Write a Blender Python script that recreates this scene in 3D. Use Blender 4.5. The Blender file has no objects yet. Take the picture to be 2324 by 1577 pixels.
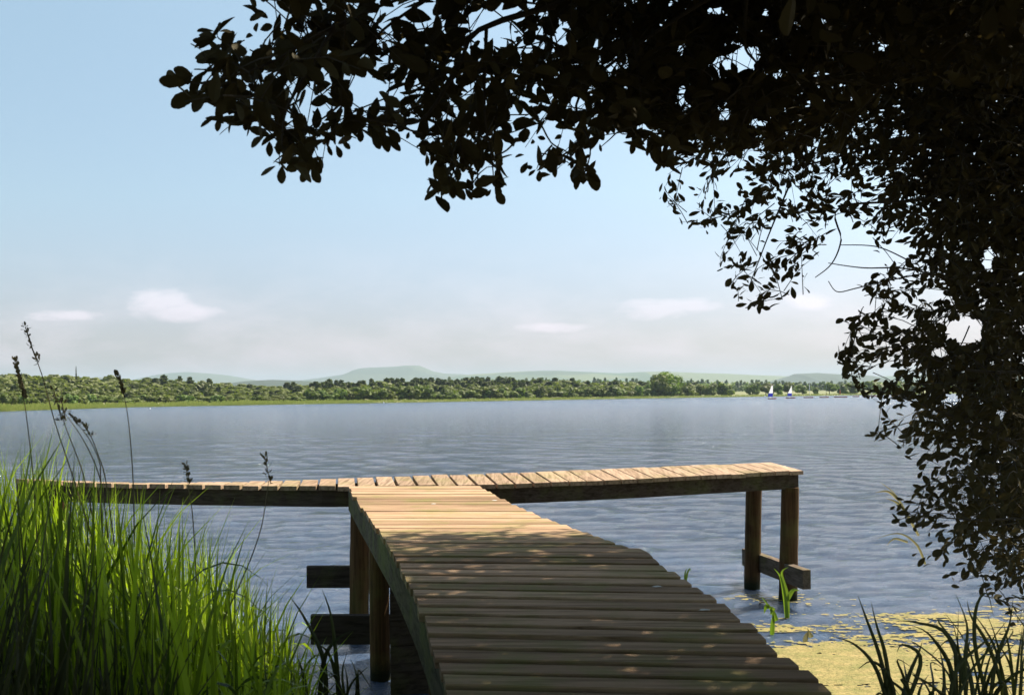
import bpy, math, random
import numpy as np
from mathutils import Vector, Matrix
rng = np.random.default_rng(7); random.seed(7)
R = math.radians
# ------------------------------------------------------------------ camera, world, sun
F, CX, PY, H, ROLL = 2260.0, 1162.0, 889.0, 2.35, math.atan(.008)
EYE = np.array([0, 0, H])
scn = bpy.context.scene
cd = bpy.data.cameras.new('camera'); cam = bpy.data.objects.new('camera', cd); scn.collection.objects.link(cam)
c_, s_ = math.cos(ROLL), math.sin(ROLL)
M = Matrix(((c_, s_, 0, 0), (0, 0, -1, 0), (-s_, c_, 0, H), (0, 0, 0, 1)))
cam.matrix_world = M
cd.sensor_width = 36; cd.lens = 36 * F / 2324; cd.shift_y = 100.5 / 2324
cd.clip_start = .05; cd.clip_end = 30000
cd.dof.use_dof = True; cd.dof.focus_distance = 10; cd.dof.aperture_fstop = 9
scn.camera = cam
SUN_EL, SUN_AZ = R(52), R(53)           # azimuth measured from the view direction (+Y) towards the right (+X)
SUN = np.array([math.sin(SUN_AZ) * math.cos(SUN_EL), math.cos(SUN_AZ) * math.cos(SUN_EL), math.sin(SUN_EL)])
sl = bpy.data.lights.new('sun', 'SUN'); sl.energy = 4.4; sl.angle = R(.5); sl.color = (1, .90, .74)
so = bpy.data.objects.new('sun', sl); scn.collection.objects.link(so)
so.rotation_euler = Vector(-SUN).to_track_quat('-Z', 'Y').to_euler()
w = bpy.data.worlds.new('World'); scn.world = w; w.use_nodes = True
vs = scn.view_settings; vs.view_transform = 'Standard'; vs.look = 'None'; vs.exposure = 1.6; vs.gamma = 1

class NT:
    def __init__(s, tree): s.t = tree; tree.nodes.clear()
    def n(s, typ, **kw):
        nd = s.t.nodes.new(typ)
        for k, v in kw.items():
            if k.startswith('i_'):
                key = k[2:]; key = int(key) if key.isdigit() else key.replace('_', ' ')
                nd.inputs[key].default_value = v
            else: setattr(nd, k, v)
        return nd
    def l(s, a, b): s.t.links.new(a, b)
    def math(s, op, a, b=None, clamp=False):
        nd = s.t.nodes.new('ShaderNodeMath'); nd.operation = op; nd.use_clamp = clamp
        for i, v in enumerate((a, b)):
            if v is None: continue
            if isinstance(v, (int, float)): nd.inputs[i].default_value = v
            else: s.l(v, nd.inputs[i])
        return nd.outputs[0]
    def mix(s, fac, a, b, typ='MIX'):
        nd = s.t.nodes.new('ShaderNodeMix'); nd.data_type = 'RGBA'; nd.blend_type = typ
        for i, v in ((0, fac), (6, a), (7, b)):
            if isinstance(v, (int, float)): nd.inputs[i].default_value = v
            elif isinstance(v, tuple): nd.inputs[i].default_value = (*v, 1) if len(v) == 3 else v
            else: s.l(v, nd.inputs[i])
        return nd.outputs[2]
    def ramp(s, v, pts):
        nd = s.t.nodes.new('ShaderNodeValToRGB'); e = nd.color_ramp.elements
        while len(e) < len(pts): e.new(0)
        for k, (p, c) in enumerate(pts):
            e[k].position = p; e[k].color = (*c, 1) if isinstance(c, tuple) else (c, c, c, 1)
        s.l(v, nd.inputs[0]); return nd.outputs[0]
    def noise(s, vec, scale, detail=3, rough=.55, dist=0):
        nd = s.t.nodes.new('ShaderNodeTexNoise')
        nd.inputs['Scale'].default_value = scale; nd.inputs['Detail'].default_value = detail
        nd.inputs['Roughness'].default_value = rough; nd.inputs['Distortion'].default_value = dist
        if vec is not None: s.l(vec, nd.inputs['Vector'])
        return nd.outputs['Fac']
    def mapping(s, vec, scale=(1, 1, 1), rot=(0, 0, 0)):
        nd = s.t.nodes.new('ShaderNodeMapping'); nd.inputs['Scale'].default_value = scale; nd.inputs['Rotation'].default_value = rot
        s.l(vec, nd.inputs['Vector']); return nd.outputs[0]

# sky with faint low clouds
N = NT(w.node_tree)
sky = N.n('ShaderNodeTexSky', sky_type='NISHITA', sun_disc=False, sun_elevation=SUN_EL, sun_rotation=SUN_AZ,
          altitude=0, air_density=1.0, dust_density=1.2, ozone_density=1.0)
tc = N.n('ShaderNodeTexCoord'); sep = N.n('ShaderNodeSeparateXYZ'); N.l(tc.outputs['Generated'], sep.inputs[0])
yy = N.math('MAXIMUM', sep.outputs[1], .05)
u = N.math('DIVIDE', sep.outputs[0], yy); v = N.math('DIVIDE', sep.outputs[2], yy)
def blob(u0, v0, ru, rv):
    a = N.math('POWER', N.math('DIVIDE', N.math('SUBTRACT', u, u0), ru), 2)
    b = N.math('POWER', N.math('DIVIDE', N.math('SUBTRACT', v, v0), rv), 2)
    return N.math('SUBTRACT', 1, N.math('ADD', a, b), True)
cb = N.n('ShaderNodeCombineXYZ'); N.l(u, cb.inputs[0]); N.l(N.math('MULTIPLY', v, 2.6), cb.inputs[1])
nz = N.noise(cb.outputs[0], 26, 6, .62, .3); nz2 = N.noise(cb.outputs[0], 7, 5, .6, .2)
bl = None
for a in ((-.355, .091, .040, .022), (-.335, .082, .06, .012), (.145, .082, .055, .014), (.17, .086, .05, .010), (.30, .088, .035, .012), (-.45, .080, .05, .007), (.04, .064, .05, .007)):
    b = blob(*a)
    bl = b if bl is None else N.math('MAXIMUM', bl, b)
cl = N.math('MULTIPLY', bl, 1.1)
cl = N.math('ADD', cl, N.math('MULTIPLY', N.math('SUBTRACT', nz, .5), 2.2))
cl = N.math('MULTIPLY', N.ramp(cl, [(.30, 0.0), (1.0, 1.0)]), N.ramp(bl, [(0, 0.), (.35, 1.)]))
low = N.ramp(v, [(0, 1.0), (.035, 1.0), (.11, .25), (.16, 0.0)])
st = N.math('MULTIPLY', N.ramp(nz2, [(.42, 0.0), (.62, 1.0)]), low)
msk = N.math('ADD', N.math('MULTIPLY', cl, .24), N.math('MULTIPLY', st, .22), True)
base = N.mix(N.ramp(v, [(0, 1.0), (.12, .75), (.4, .25), (.8, 0.0)]), sky.outputs[0], N.mix(1, sky.outputs[0], (1.02, .965, 1.0), 'MULTIPLY'))
skyc = N.mix(msk, base, (12.5, 11.1, 11.4))
bg = N.n('ShaderNodeBackground'); bg.inputs[1].default_value = .0595
N.l(N.mix(1, N.mix(1, skyc, N.ramp(v, [(0, (.66, .53, .66)), (.08, (.77, .685, .76)), (.2, (.985, .955, .89)), (.42, (1.24, 1.185, 1.01))]), 'MULTIPLY'), (.95, 1.0, .97), 'MULTIPLY'), bg.inputs[0]); wo = N.n('ShaderNodeOutputWorld'); N.l(bg.outputs[0], wo.inputs[0])

# ------------------------------------------------------------------ helpers
def P(px, py, d):
    """world point seen at (px, py) of the 2324-wide photograph, d metres away"""
    a = np.asarray(px, float) - CX; b = PY - np.asarray(py, float)
    return np.stack(np.broadcast_arrays((a * c_ + b * s_) / F * d, d, H + (-a * s_ + b * c_) / F * d), -1).astype(float)
def PX(p):
    p = np.asarray(p, float); y = np.maximum(p[..., 1], .05)
    X = p[..., 0] / y * F; Z = (p[..., 2] - H) / y * F
    return CX + X * c_ - Z * s_, PY - (X * s_ + Z * c_)
def DW(px, py, z=0.):
    return (H - z) * F / ((px - CX) * s_ + (py - PY) * c_)
def inpoly(x, y, poly):
    r = np.zeros(x.shape, bool); n = len(poly)
    for i in range(n):
        x1, y1 = poly[i]; x2, y2 = poly[(i + 1) % n]
        if y1 == y2: continue
        k = ((y1 > y) != (y2 > y)) & (x < (x2 - x1) * (y - y1) / (y2 - y1) + x1); r ^= k
    return r
def edist(x, y, poly):
    r = np.full(x.shape, 1e9); n = len(poly)
    for i in range(n):
        a = np.array(poly[i], float); b = np.array(poly[(i + 1) % n], float); ab = b - a
        t = np.clip(((x - a[0]) * ab[0] + (y - a[1]) * ab[1]) / (ab @ ab + 1e-9), 0, 1)
        r = np.minimum(r, np.hypot(x - a[0] - t * ab[0], y - a[1] - t * ab[1]))
    return r
def link(o, parent=None):
    scn.collection.objects.link(o)
    if parent is not None: o.parent = parent
    return o
def tag(o, label=None, cat=None, group=None, kind=None):
    for k, vv in (('label', label), ('category', cat), ('group', group), ('kind', kind)):
        if vv: o[k] = vv
    return o
def empty(name, loc=(0, 0, 0)):
    o = bpy.data.objects.new(name, None); o.location = loc; o.empty_display_size = .2; return link(o)
class MB:
    def __init__(s): s.v = []; s.f = []; s.n = 0; s.c = []; s.m = []
    def add(s, V, Fs, col=0., mat=0):
        V = np.asarray(V, float).reshape(-1, 3); Fs = np.asarray(Fs)
        s.v.append(V); s.f.append((Fs + s.n)); s.n += len(V); s.m.append(np.full(len(Fs), mat))
        c = np.asarray(col, float); s.c.append(np.full(len(V), float(c)) if c.ndim == 0 else c)
        return s
    def mesh(s, name, mats, smooth=False):
        V = np.concatenate(s.v); me = bpy.data.meshes.new(name)
        me.vertices.add(len(V)); me.vertices.foreach_set('co', V.astype(np.float32).ravel())
        nl = sum(f.size for f in s.f); nf = sum(len(f) for f in s.f)
        me.loops.add(nl); me.polygons.add(nf)
        me.loops.foreach_set('vertex_index', np.concatenate([f.ravel() for f in s.f]).astype(np.int32))
        sz = np.concatenate([np.full(len(f), f.shape[1]) for f in s.f])
        me.polygons.foreach_set('loop_start', np.concatenate([[0], np.cumsum(sz)[:-1]]).astype(np.int32))
        me.polygons.foreach_set('material_index', np.concatenate(s.m).astype(np.int32))
        me.polygons.foreach_set('use_smooth', np.full(nf, smooth))
        me.update(calc_edges=True)
        at = me.attributes.new('rnd', 'FLOAT', 'POINT'); at.data.foreach_set('value', np.concatenate(s.c).astype(np.float32))
        for m in (mats if isinstance(mats, (list, tuple)) else [mats]): me.materials.append(m)
        return me
    def build(s, name, mats, parent=None, smooth=False, loc=None):
        if loc is not None: s.v = [a - np.asarray(loc, float) for a in s.v]
        o = bpy.data.objects.new(name, s.mesh(name, mats, smooth))
        if loc is not None and parent is None: o.location = loc
        return link(o, parent)
def tube(mb, pts, rad, n=5, col=0., mat=0, caps=True):
    pts = np.asarray(pts, float); k = len(pts); rad = np.broadcast_to(np.asarray(rad, float), (k,))
    t = np.gradient(pts, axis=0); t /= np.linalg.norm(t, axis=1)[:, None] + 1e-12
    ref = np.array([0, 0, 1.]) if abs(t[0, 2]) < .9 else np.array([1., 0, 0])
    a = np.cross(t, ref); a /= np.linalg.norm(a, axis=1)[:, None] + 1e-12; b = np.cross(t, a)
    ang = np.arange(n) * 2 * math.pi / n
    V = pts[:, None] + rad[:, None, None] * (np.cos(ang)[None, :, None] * a[:, None] + np.sin(ang)[None, :, None] * b[:, None])
    i = np.arange(k - 1)[:, None] * n; j = np.arange(n)[None]; j2 = (j + 1) % n
    Fq = np.stack(np.broadcast_arrays(i + j, i + j2, i + n + j2, i + n + j), -1).reshape(-1, 4)
    mb.add(V, Fq, col, mat)
    if caps:
        mb.add(V[-1], [list(range(n))], col, mat); mb.add(V[0][::-1], [list(range(n))], col, mat)
def smooth(pts, n=24):
    pts = np.asarray(pts, float); k = len(pts); out = []
    t = np.linspace(0, k - 1, n)
    for q in t:
        i = min(int(q), k - 2); f = q - i
        p0, p1, p2, p3 = pts[max(i - 1, 0)], pts[i], pts[i + 1], pts[min(i + 2, k - 1)]
        out.append(.5 * ((2 * p1) + (-p0 + p2) * f + (2 * p0 - 5 * p1 + 4 * p2 - p3) * f * f + (-p0 + 3 * p1 - 3 * p2 + p3) * f ** 3))
    return np.array(out)
def unit(a): return a / (np.linalg.norm(a, axis=-1, keepdims=True) + 1e-12)

# ------------------------------------------------------------------ materials
def mat(name):
    m = bpy.data.materials.new(name); m.use_nodes = True; return m, NT(m.node_tree)
def out(N, sh, vol=False):
    o = N.n('ShaderNodeOutputMaterial'); N.l(sh, o.inputs[1 if vol else 0])
def rnd(N): return N.n('ShaderNodeAttribute', attribute_name='rnd').outputs['Fac']
def plain(name, col, rough=.6, var=.15, sc=6):
    m, N = mat(name); tcn = N.n('ShaderNodeTexCoord')
    nz = N.noise(tcn.outputs['Object'], sc, 4)
    c = N.mix(nz, tuple(x * (1 - var) for x in col), tuple(min(1, x * (1 + var)) for x in col))
    b = N.n('ShaderNodeBsdfPrincipled'); N.l(c, b.inputs['Base Color']); b.inputs['Roughness'].default_value = rough
    out(N, b.outputs[0]); return m
def leafy(name, c0, c1, trans=.35, tcol=None, rough=.5, noise_scale=None, spec=.3):
    m, N = mat(name); r = rnd(N); c = N.mix(r, c0, c1)
    if noise_scale:
        tcn = N.n('ShaderNodeTexCoord'); oi = N.n('ShaderNodeObjectInfo')
        nz = N.noise(tcn.outputs['Object'], noise_scale, 3)
        c = N.mix(N.ramp(nz, [(.35, 0.), (.65, 1.)]), N.mix(1, c, (.72, .78, .7), 'MULTIPLY'), c)
        hs = N.n('ShaderNodeHueSaturation'); N.l(c, hs.inputs['Color'])
        N.l(N.math('ADD', N.math('MULTIPLY', oi.outputs['Random'], .05), .475), hs.inputs['Hue'])
        N.l(N.math('ADD', N.math('MULTIPLY', oi.outputs['Random'], .5), .75), hs.inputs['Value']); c = hs.outputs[0]
    b = N.n('ShaderNodeBsdfPrincipled'); N.l(c, b.inputs['Base Color']); b.inputs['Roughness'].default_value = rough
    b.inputs['Specular IOR Level'].default_value = spec
    if trans > 0:
        t = N.n('ShaderNodeBsdfTranslucent'); N.l(N.mix(1, c, tcol or (1.3, 1.5, .6), 'MULTIPLY'), t.inputs[0])
        mx = N.n('ShaderNodeMixShader'); mx.inputs[0].default_value = trans
        N.l(b.outputs[0], mx.inputs[1]); N.l(t.outputs[0], mx.inputs[2]); out(N, mx.outputs[0])
    else: out(N, b.outputs[0])
    return m
def wood(name, along, c0, c1, moss=.3, dark=.5, rough=.9):
    """weathered timber: grain runs along the given local axis"""
    m, N = mat(name); tcn = N.n('ShaderNodeTexCoord'); co = tcn.outputs['Object']; r = rnd(N)
    ofs = N.n('ShaderNodeVectorMath', operation='ADD'); N.l(co, ofs.inputs[0])
    cbn = N.n('ShaderNodeCombineXYZ'); 
    for i in range(3): N.l(N.math('MULTIPLY', r, 37. + 11 * i), cbn.inputs[i])
    N.l(cbn.outputs[0], ofs.inputs[1])
    sc = [38, 38, 38]; sc[along] = 1.6
    mp = N.mapping(ofs.outputs[0], tuple(sc)); g = N.noise(mp, 1, 6, .65, .4)
    sc2 = [9, 9, 9]; sc2[along] = .9
    g2 = N.noise(N.mapping(ofs.outputs[0], tuple(sc2)), 1, 4, .6, .6)
    blot = N.noise(co, 3.1, 5, .6); fine = N.noise(co, 60, 3, .6)
    c = N.mix(r, c0, c1)
    c = N.mix(N.ramp(g, [(.32, 1.), (.56, 0.)]), c, N.mix(1, c, (.40, .37, .33), 'MULTIPLY'))
    c = N.mix(N.math('MULTIPLY', N.ramp(g2, [(.4, 0.), (.62, 1.)]), dark), c, N.mix(1, c, (.55, .5, .45), 'MULTIPLY'))
    mk = N.math('MULTIPLY', N.ramp(N.math('ADD', blot, N.math('MULTIPLY', fine, .15)), [(.55, 0.), (.72, 1.)]), moss)
    c = N.mix(mk, c, (.13, .15, .035))
    if along == 2:          # wet, slimy band where the posts meet the water
        sz_ = N.n('ShaderNodeSeparateXYZ'); N.l(co, sz_.inputs[0])
        c = N.mix(N.ramp(N.math('ADD', sz_.outputs[2], N.math('MULTIPLY', fine, .12)), [(.12, 1.), (.24, 0.)]), c, (.018, .020, .010))
    b = N.n('ShaderNodeBsdfPrincipled'); N.l(c, b.inputs['Base Color']); b.inputs['Roughness'].default_value = rough
    b.inputs['Specular IOR Level'].default_value = .1
    bp = N.n('ShaderNodeBump'); bp.inputs['Strength'].default_value = .6; bp.inputs['Distance'].default_value = .006
    N.l(N.math('ADD', g, N.math('MULTIPLY', fine, .3)), bp.inputs['Height']); N.l(bp.outputs[0], b.inputs['Normal'])
    out(N, b.outputs[0]); return m
MT = {}
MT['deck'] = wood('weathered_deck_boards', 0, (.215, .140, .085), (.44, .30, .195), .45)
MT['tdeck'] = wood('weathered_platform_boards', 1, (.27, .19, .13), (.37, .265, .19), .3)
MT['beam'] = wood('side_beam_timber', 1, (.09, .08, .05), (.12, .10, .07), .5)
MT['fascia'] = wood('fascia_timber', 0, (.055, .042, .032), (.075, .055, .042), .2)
MT['post'] = wood('round_post_timber', 2, (.085, .045, .020), (.115, .065, .03), .2)
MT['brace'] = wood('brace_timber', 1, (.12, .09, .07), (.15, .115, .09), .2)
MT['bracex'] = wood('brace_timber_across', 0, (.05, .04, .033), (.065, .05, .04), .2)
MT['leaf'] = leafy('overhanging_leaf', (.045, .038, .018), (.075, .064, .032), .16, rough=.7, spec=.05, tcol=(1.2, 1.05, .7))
MT['bark'] = plain('bark', (.045, .036, .026), .9, .3, 30)
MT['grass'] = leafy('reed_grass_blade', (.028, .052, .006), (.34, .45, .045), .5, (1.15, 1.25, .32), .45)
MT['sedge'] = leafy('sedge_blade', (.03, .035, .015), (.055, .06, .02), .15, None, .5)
MT['straw'] = leafy('dry_grass_stem', (.10, .08, .045), (.15, .12, .06), .2, (1, 1, .8), .6)
MT['sprout'] = leafy('green_sprout', (.09, .15, .015), (.16, .23, .04), .45, (1.2, 1.3, .5), .4)
MT['pale'] = leafy('pale_reed', (.22, .2, .1), (.3, .27, .16), .3, (1, 1, .8), .5)
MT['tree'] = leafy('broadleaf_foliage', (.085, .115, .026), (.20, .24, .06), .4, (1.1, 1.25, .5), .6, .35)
MT['palet'] = leafy('pale_foliage', (.10, .115, .045), (.15, .165, .065), .25, (1, 1.1, .6), .6, .35)
MT['con'] = leafy('conifer_foliage', (.055, .075, .026), (.12, .145, .052), .3, (1, 1.2, .5), .6, .35)
MT['trunk'] = plain('far_tree_bark', (.09, .07, .05), .9)
MT['reedbed'] = leafy('far_reeds', (.22, .26, .08), (.34, .35, .15), .3, (1, 1.1, .5), .6)

# ------------------------------------------------------------------ water
def wave_h(X, Y, cell):
    h = np.zeros_like(X); r = np.random.default_rng(3)
    for k in range(46):
        lam = .16 * (1.115 ** k) * (1 + .1 * r.standard_normal())
        if lam > 9: break
        th = R(-96) + r.normal(0, .62); kk = 2 * math.pi / lam
        amp = .0060 * lam ** .45 * (.4 if lam > 1.3 else 1) * (.5 if lam > 3 else 1)
        ph = r.uniform(0, 6.28)
        fade = np.clip((lam / cell - 2.2) / 2, 0, 1)
        grp = .55 + .45 * np.sin(X * .9 / lam * r.uniform(.3, .6) + Y / lam * r.uniform(.2, .5) + ph * 3)
        h += amp * fade * grp * np.sin(kk * (X * math.cos(th) + Y * math.sin(th)) + ph)
    return h
nr, nc = 760, 620
d = np.exp(np.linspace(math.log(1.2), math.log(1200), nr)); th = np.linspace(R(-58), R(58), nc)
DD, TH = np.meshgrid(d, th, indexing='ij'); X = DD * np.tan(TH) ; Y = DD.copy()
cell = DD * (math.log(1000) / nr)
calm = np.clip((DD - 6.5) / 4, .25, 1) 
Z = wave_h(X, Y, cell) * np.where(DD < 60, 1, np.clip(1.6 - DD / 100, 0, 1)) * calm
ii = np.arange(nr - 1)[:, None] * nc + np.arange(nc - 1)[None]
Fq = np.stack([ii, ii + 1, ii + nc + 1, ii + nc], -1).reshape(-1, 4)
m, N = mat('lake_water'); tcn = N.n('ShaderNodeTexCoord'); co = tcn.outputs['Object']
b = N.n('ShaderNodeBsdfPrincipled'); b.inputs['Base Color'].default_value = (.042, .068, .125, 1); b.inputs['IOR'].default_value = 1.38
b.inputs['Roughness'].default_value = .09
h1 = N.noise(N.mapping(co, (1.9, 1.6, 1), (0, 0, R(6))), .8, 11, .73, .6)
h2 = N.noise(N.mapping(co, (5, 8, 1), (0, 0, R(-5))), 1.0, 3, .6, .2)
b1 = N.n('ShaderNodeBump'); b1.inputs['Strength'].default_value = 1.; b1.inputs['Distance'].default_value = .66
b2 = N.n('ShaderNodeBump'); b2.inputs['Strength'].default_value = .8; b2.inputs['Distance'].default_value = .045
# open water is choppier than the sheltered shallows by the jetty
sx = N.n('ShaderNodeSeparateXYZ'); N.l(co, sx.inputs[0])
chop = N.ramp(N.math('DIVIDE', sx.outputs[1], 40), [(.2, .14), (.55, .75), (1., 1.)])
N.l(N.ramp(N.math('DIVIDE', sx.outputs[1], 260), [(.05, .05), (.35, .14), (1., .28)]), b.inputs['Roughness']); N.l(N.math('MULTIPLY', h1, chop), b1.inputs['Height']); N.l(h2, b2.inputs['Height']); N.l(b1.outputs[0], b2.inputs['Normal']); N.l(b2.outputs[0], b.inputs['Normal'])
out(N, b.outputs[0]); MT['water'] = m
mb = MB().add(np.stack([X, Y, Z], -1), Fq); tag(mb.build('lake_water', m, smooth=True), kind='structure')

# floating algae scum in the shallows
cs = .022
gx = np.arange(.4, 9.5, cs); gy = np.arange(5.2, 11.6, cs); GX, GY = np.meshgrid(gx, gy)
def vnoise(X, Y, seed):
    r = np.random.default_rng(seed); T = r.random((512, 512)); xi = np.floor(X).astype(int); yi = np.floor(Y).astype(int)
    fx = X - xi; fy = Y - yi; fx = fx * fx * (3 - 2 * fx); fy = fy * fy * (3 - 2 * fy); g = lambda a, b: T[a % 512, b % 512]
    return (g(xi, yi) * (1 - fx) + g(xi + 1, yi) * fx) * (1 - fy) + (g(xi, yi + 1) * (1 - fx) + g(xi + 1, yi + 1) * fx) * fy
def fbm(X, Y, seed, o=4): return sum(vnoise(X * 2 ** k, Y * 2 ** k, seed + k) * .5 ** k for k in range(o)) / (2 - .5 ** (o - 1))
f1 = fbm(GX * .7, GY * 1.6, 5); f2 = .5 * fbm(GX * 4, GY * 9, 15) + .5 * fbm(GX * 1.6, GY * 11, 25)
front = 10.75 + .12 * (GX - 3) + .5 * (fbm(GX * .9, GY * .3, 33) - .5)
cover = np.clip((front - GY) / 2.6, -1, 1) * .24 + np.clip((GX - 1.9) / 1.2, -1, .6) * .14
keep = (f1 * .42 + f2 * .40 + .36 * (fbm(GX * 14, GY * 26, 44, 3) - .3) + cover) > .675
V = np.stack([GX, GY, wave_h(GX, GY, cs * 2) * .25 + .007 + .008 * f2], -1)
nx = len(gx); idx = np.arange((len(gy) - 1))[:, None] * nx + np.arange(nx - 1)[None]
idx = idx[keep[:-1, :-1]]
AF = np.stack([idx, idx + 1, idx + nx + 1, idx + nx], -1)
used = np.unique(AF); remap = np.full(len(gx) * len(gy), -1); remap[used] = np.arange(len(used))
m, N = mat('algae_scum'); tcn = N.n('ShaderNodeTexCoord'); co = tcn.outputs['Object']
nn = N.noise(N.mapping(co, (3, 6, 1)), 1.5, 6, .65, .5); nf = N.noise(co, 45, 3, .7)
c = N.mix(N.ramp(nn, [(.3, 0.), (.7, 1.)]), (.13, .135, .04), (.31, .235, .10)); c = N.mix(N.ramp(nf, [(.35, .7), (.55, 0.)]), c, (.06, .065, .018))
b = N.n('ShaderNodeBsdfPrincipled'); N.l(c, b.inputs['Base Color']); b.inputs['Roughness'].default_value = .85; b.inputs['Specular IOR Level'].default_value = .15
bp = N.n('ShaderNodeBump'); bp.inputs['Strength'].default_value = .7; bp.inputs['Distance'].default_value = .02; N.l(nf, bp.inputs['Height']); N.l(bp.outputs[0], b.inputs['Normal'])
out(N, b.outputs[0])
o = MB().add(V.reshape(-1, 3)[used], remap[AF]).build('algae', m, smooth=True)
tag(o, 'yellow-green algae scum floating on the shallow water beside the jetty posts', 'algae', kind='stuff')

# ------------------------------------------------------------------ near bank
def bank_z(X, Y):
    edge = 5.9 - .10 * np.abs(X + .3) + .35 * np.sin(X * .9 + 1)
    edge = np.where(X < -1.2, edge + np.clip((-X - 1.2) * .75, 0, 3.5), edge)
    zz = np.clip((edge - Y) * .27, -1.2, None)
    zz = np.where(zz > .95, .95 + (zz - .95) * .2, zz)
    return zz + .05 * (fbm(np.asarray(X) * 2. + 90, np.asarray(Y) * 2. + 90, 60) - .5)
bx = np.linspace(-16, 16, 200); by = np.linspace(-9, 10, 150); BX, BY = np.meshgrid(bx, by)
m, N = mat('bank_earth'); tcn = N.n('ShaderNodeTexCoord')
b = N.n('ShaderNodeBsdfPrincipled'); N.l(N.mix(N.noise(tcn.outputs['Object'], 3, 6), (.03, .025, .015), (.06, .06, .025)), b.inputs['Base Color']); b.inputs['Roughness'].default_value = .95; out(N, b.outputs[0])
idx = np.arange(149)[:, None] * 200 + np.arange(199)[None]
tag(MB().add(np.stack([BX, BY, bank_z(BX, BY)], -1), np.stack([idx, idx + 1, idx + 201, idx + 200], -1).reshape(-1, 4)).build('bank', m, smooth=True), kind='structure')

# ------------------------------------------------------------------ jetty
yy_ = [1080, 1103, 1142, 1174, 1208, 1243, 1268, 1297, 1345, 1390, 1435, 1488, 1549, 1640, 1850, 2250]
dd_ = [10.3, 9.34, 7.96, 7.10, 6.20, 5.44, 5.10, 4.81, 4.35, 4.01, 3.73, 3.46, 3.18, 2.86, 2.3, 1.62]
LX = [773, 790, 815, 837, 860, 886, 899, 914, 938, 957, 973, 991, 1010, 1036, 1092, 1190]
ry_ = [1080, 1103, 1124, 1142, 1174, 1198, 1208, 1223, 1236, 1241, 1246, 1254, 1268, 1297, 1315, 1345, 1365, 1390, 1408, 1435, 1462, 1488, 1517, 1549, 1640, 1850, 2250]
RX = [1045, 1085, 1126, 1162, 1230, 1295, 1331, 1371, 1412, 1428, 1455, 1470, 1487, 1530, 1556, 1602, 1631, 1660, 1691, 1723, 1754, 1786, 1826, 1868, 1985, 2250, 2760]
def rowy(dv): return np.interp(dv, dd_[::-1], yy_[::-1])
def board(mb, A0, A1, B0, B1, t, n, col, ch=.004):
    """board with corners A0 A1 (near, far left) and B0 B1 (near, far right)"""
    A0, A1, B0, B1 = (np.array(q, float) for q in (A0, A1, B0, B1)); V = []
    for i in range(n + 1):
        f = i / n; a = A0 + (B0 - A0) * f; b_ = A1 + (B1 - A1) * f; wx = unit(b_ - a); up = np.array([0, 0, 1.])
        V += [a - up * t, a - up * ch, a + wx * ch, b_ - wx * ch, b_ - up * ch, b_ - up * t]
    V = np.array(V); k = 6; e = list(range(6))
    mb.add(V, [[i * k + j, i * k + (j + 1) % k, (i + 1) * k + (j + 1) % k, (i + 1) * k + j] for i in range(n) for j in range(k)], col)
    mb.add(V[:k], [e[::-1]], col); mb.add(V[-k:], [e], col)
def prism(mb, A, B, hw, t, n, col, ch=.005, wx=None):
    """board from A to B; hw half width along wx, t thickness downward, chamfered"""
    A = np.array(A, float); B = np.array(B, float); wx = unit(np.array(wx, float)); up = np.array([0, 0, 1.])
    prof = [(-hw, -t), (-hw, -ch), (-hw + ch, 0), (hw - ch, 0), (hw, -ch), (hw, -t)]
    k = len(prof); S = n + 1; V = []
    for i in range(S):
        c0 = A + (B - A) * i / n
        V += [c0 + wx * a + up * b_ for a, b_ in prof]
    V = np.array(V)
    Fq = [[i * k + j, i * k + (j + 1) % k, (i + 1) * k + (j + 1) % k, (i + 1) * k + j] for i in range(n) for j in range(k)]
    mb.add(V, Fq, col); e = list(range(k)); mb.add(V[:k], [e[::-1]], col); mb.add(V[-k:], [e], col)
jetty = empty('jetty', (0, 4, 0)); tag(jetty, 'weathered T-shaped wooden jetty on round posts reaching out over the lake', 'jetty')
JL = np.array([0, 4, 0.])
mb = MB(); dv = 1.7; k = 0
def edge_pts(dv):
    y = float(rowy(dv)); xl = np.interp(y, yy_, LX); dl = .022 * (np.interp(y, ry_, RX) - xl) * np.clip((y - 1190) / 200, 0, 1); y2 = y + dl
    return P(xl, y, dv), P(np.interp(y2, ry_, RX), y2, np.interp(y2, yy_, dd_))
while dv < 9.36:
    pitch_ = float(np.interp(dv, [3.2, 5.2, 6.5], [.138, .158, .208])); hw = pitch_ / 2 - float(np.interp(dv, [4.6, 6.8], [.0175, .008])) - rng.uniform(0, .005); ctr = edge_pts(dv); nr_ = edge_pts(dv - hw); fa = edge_pts(dv + hw)
    ax = unit(ctr[1] - ctr[0]); wxd = unit(np.cross([0, 0, 1.], ax)); el, er = rng.normal(0, .006), rng.normal(0, .009)
    sk = [.9, .62]; c4 = []
    for sd_ in (0, 1):
        for e_, sg in ((nr_, -1), (fa, 1)):
            sq = ctr[sd_] + wxd * hw * sg; q = sq * (1 - sk[sd_]) + e_[sd_] * sk[sd_]; q[2] = ctr[sd_][2] + (e_[sd_][2] - ctr[sd_][2])
            c4.append(q + ax * (-el if sd_ == 0 else er) + [0, 0, rng.normal(0, .0012)])
    tl = rng.normal(0, .002)
    for q in c4: q[2] += tl
    board(mb, c4[0], c4[1], c4[2], c4[3], .036, 6, rng.random())
    dv += pitch_; k += 1
mb.build('walkway_decking', MT['deck'], jetty, loc=JL)
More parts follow.
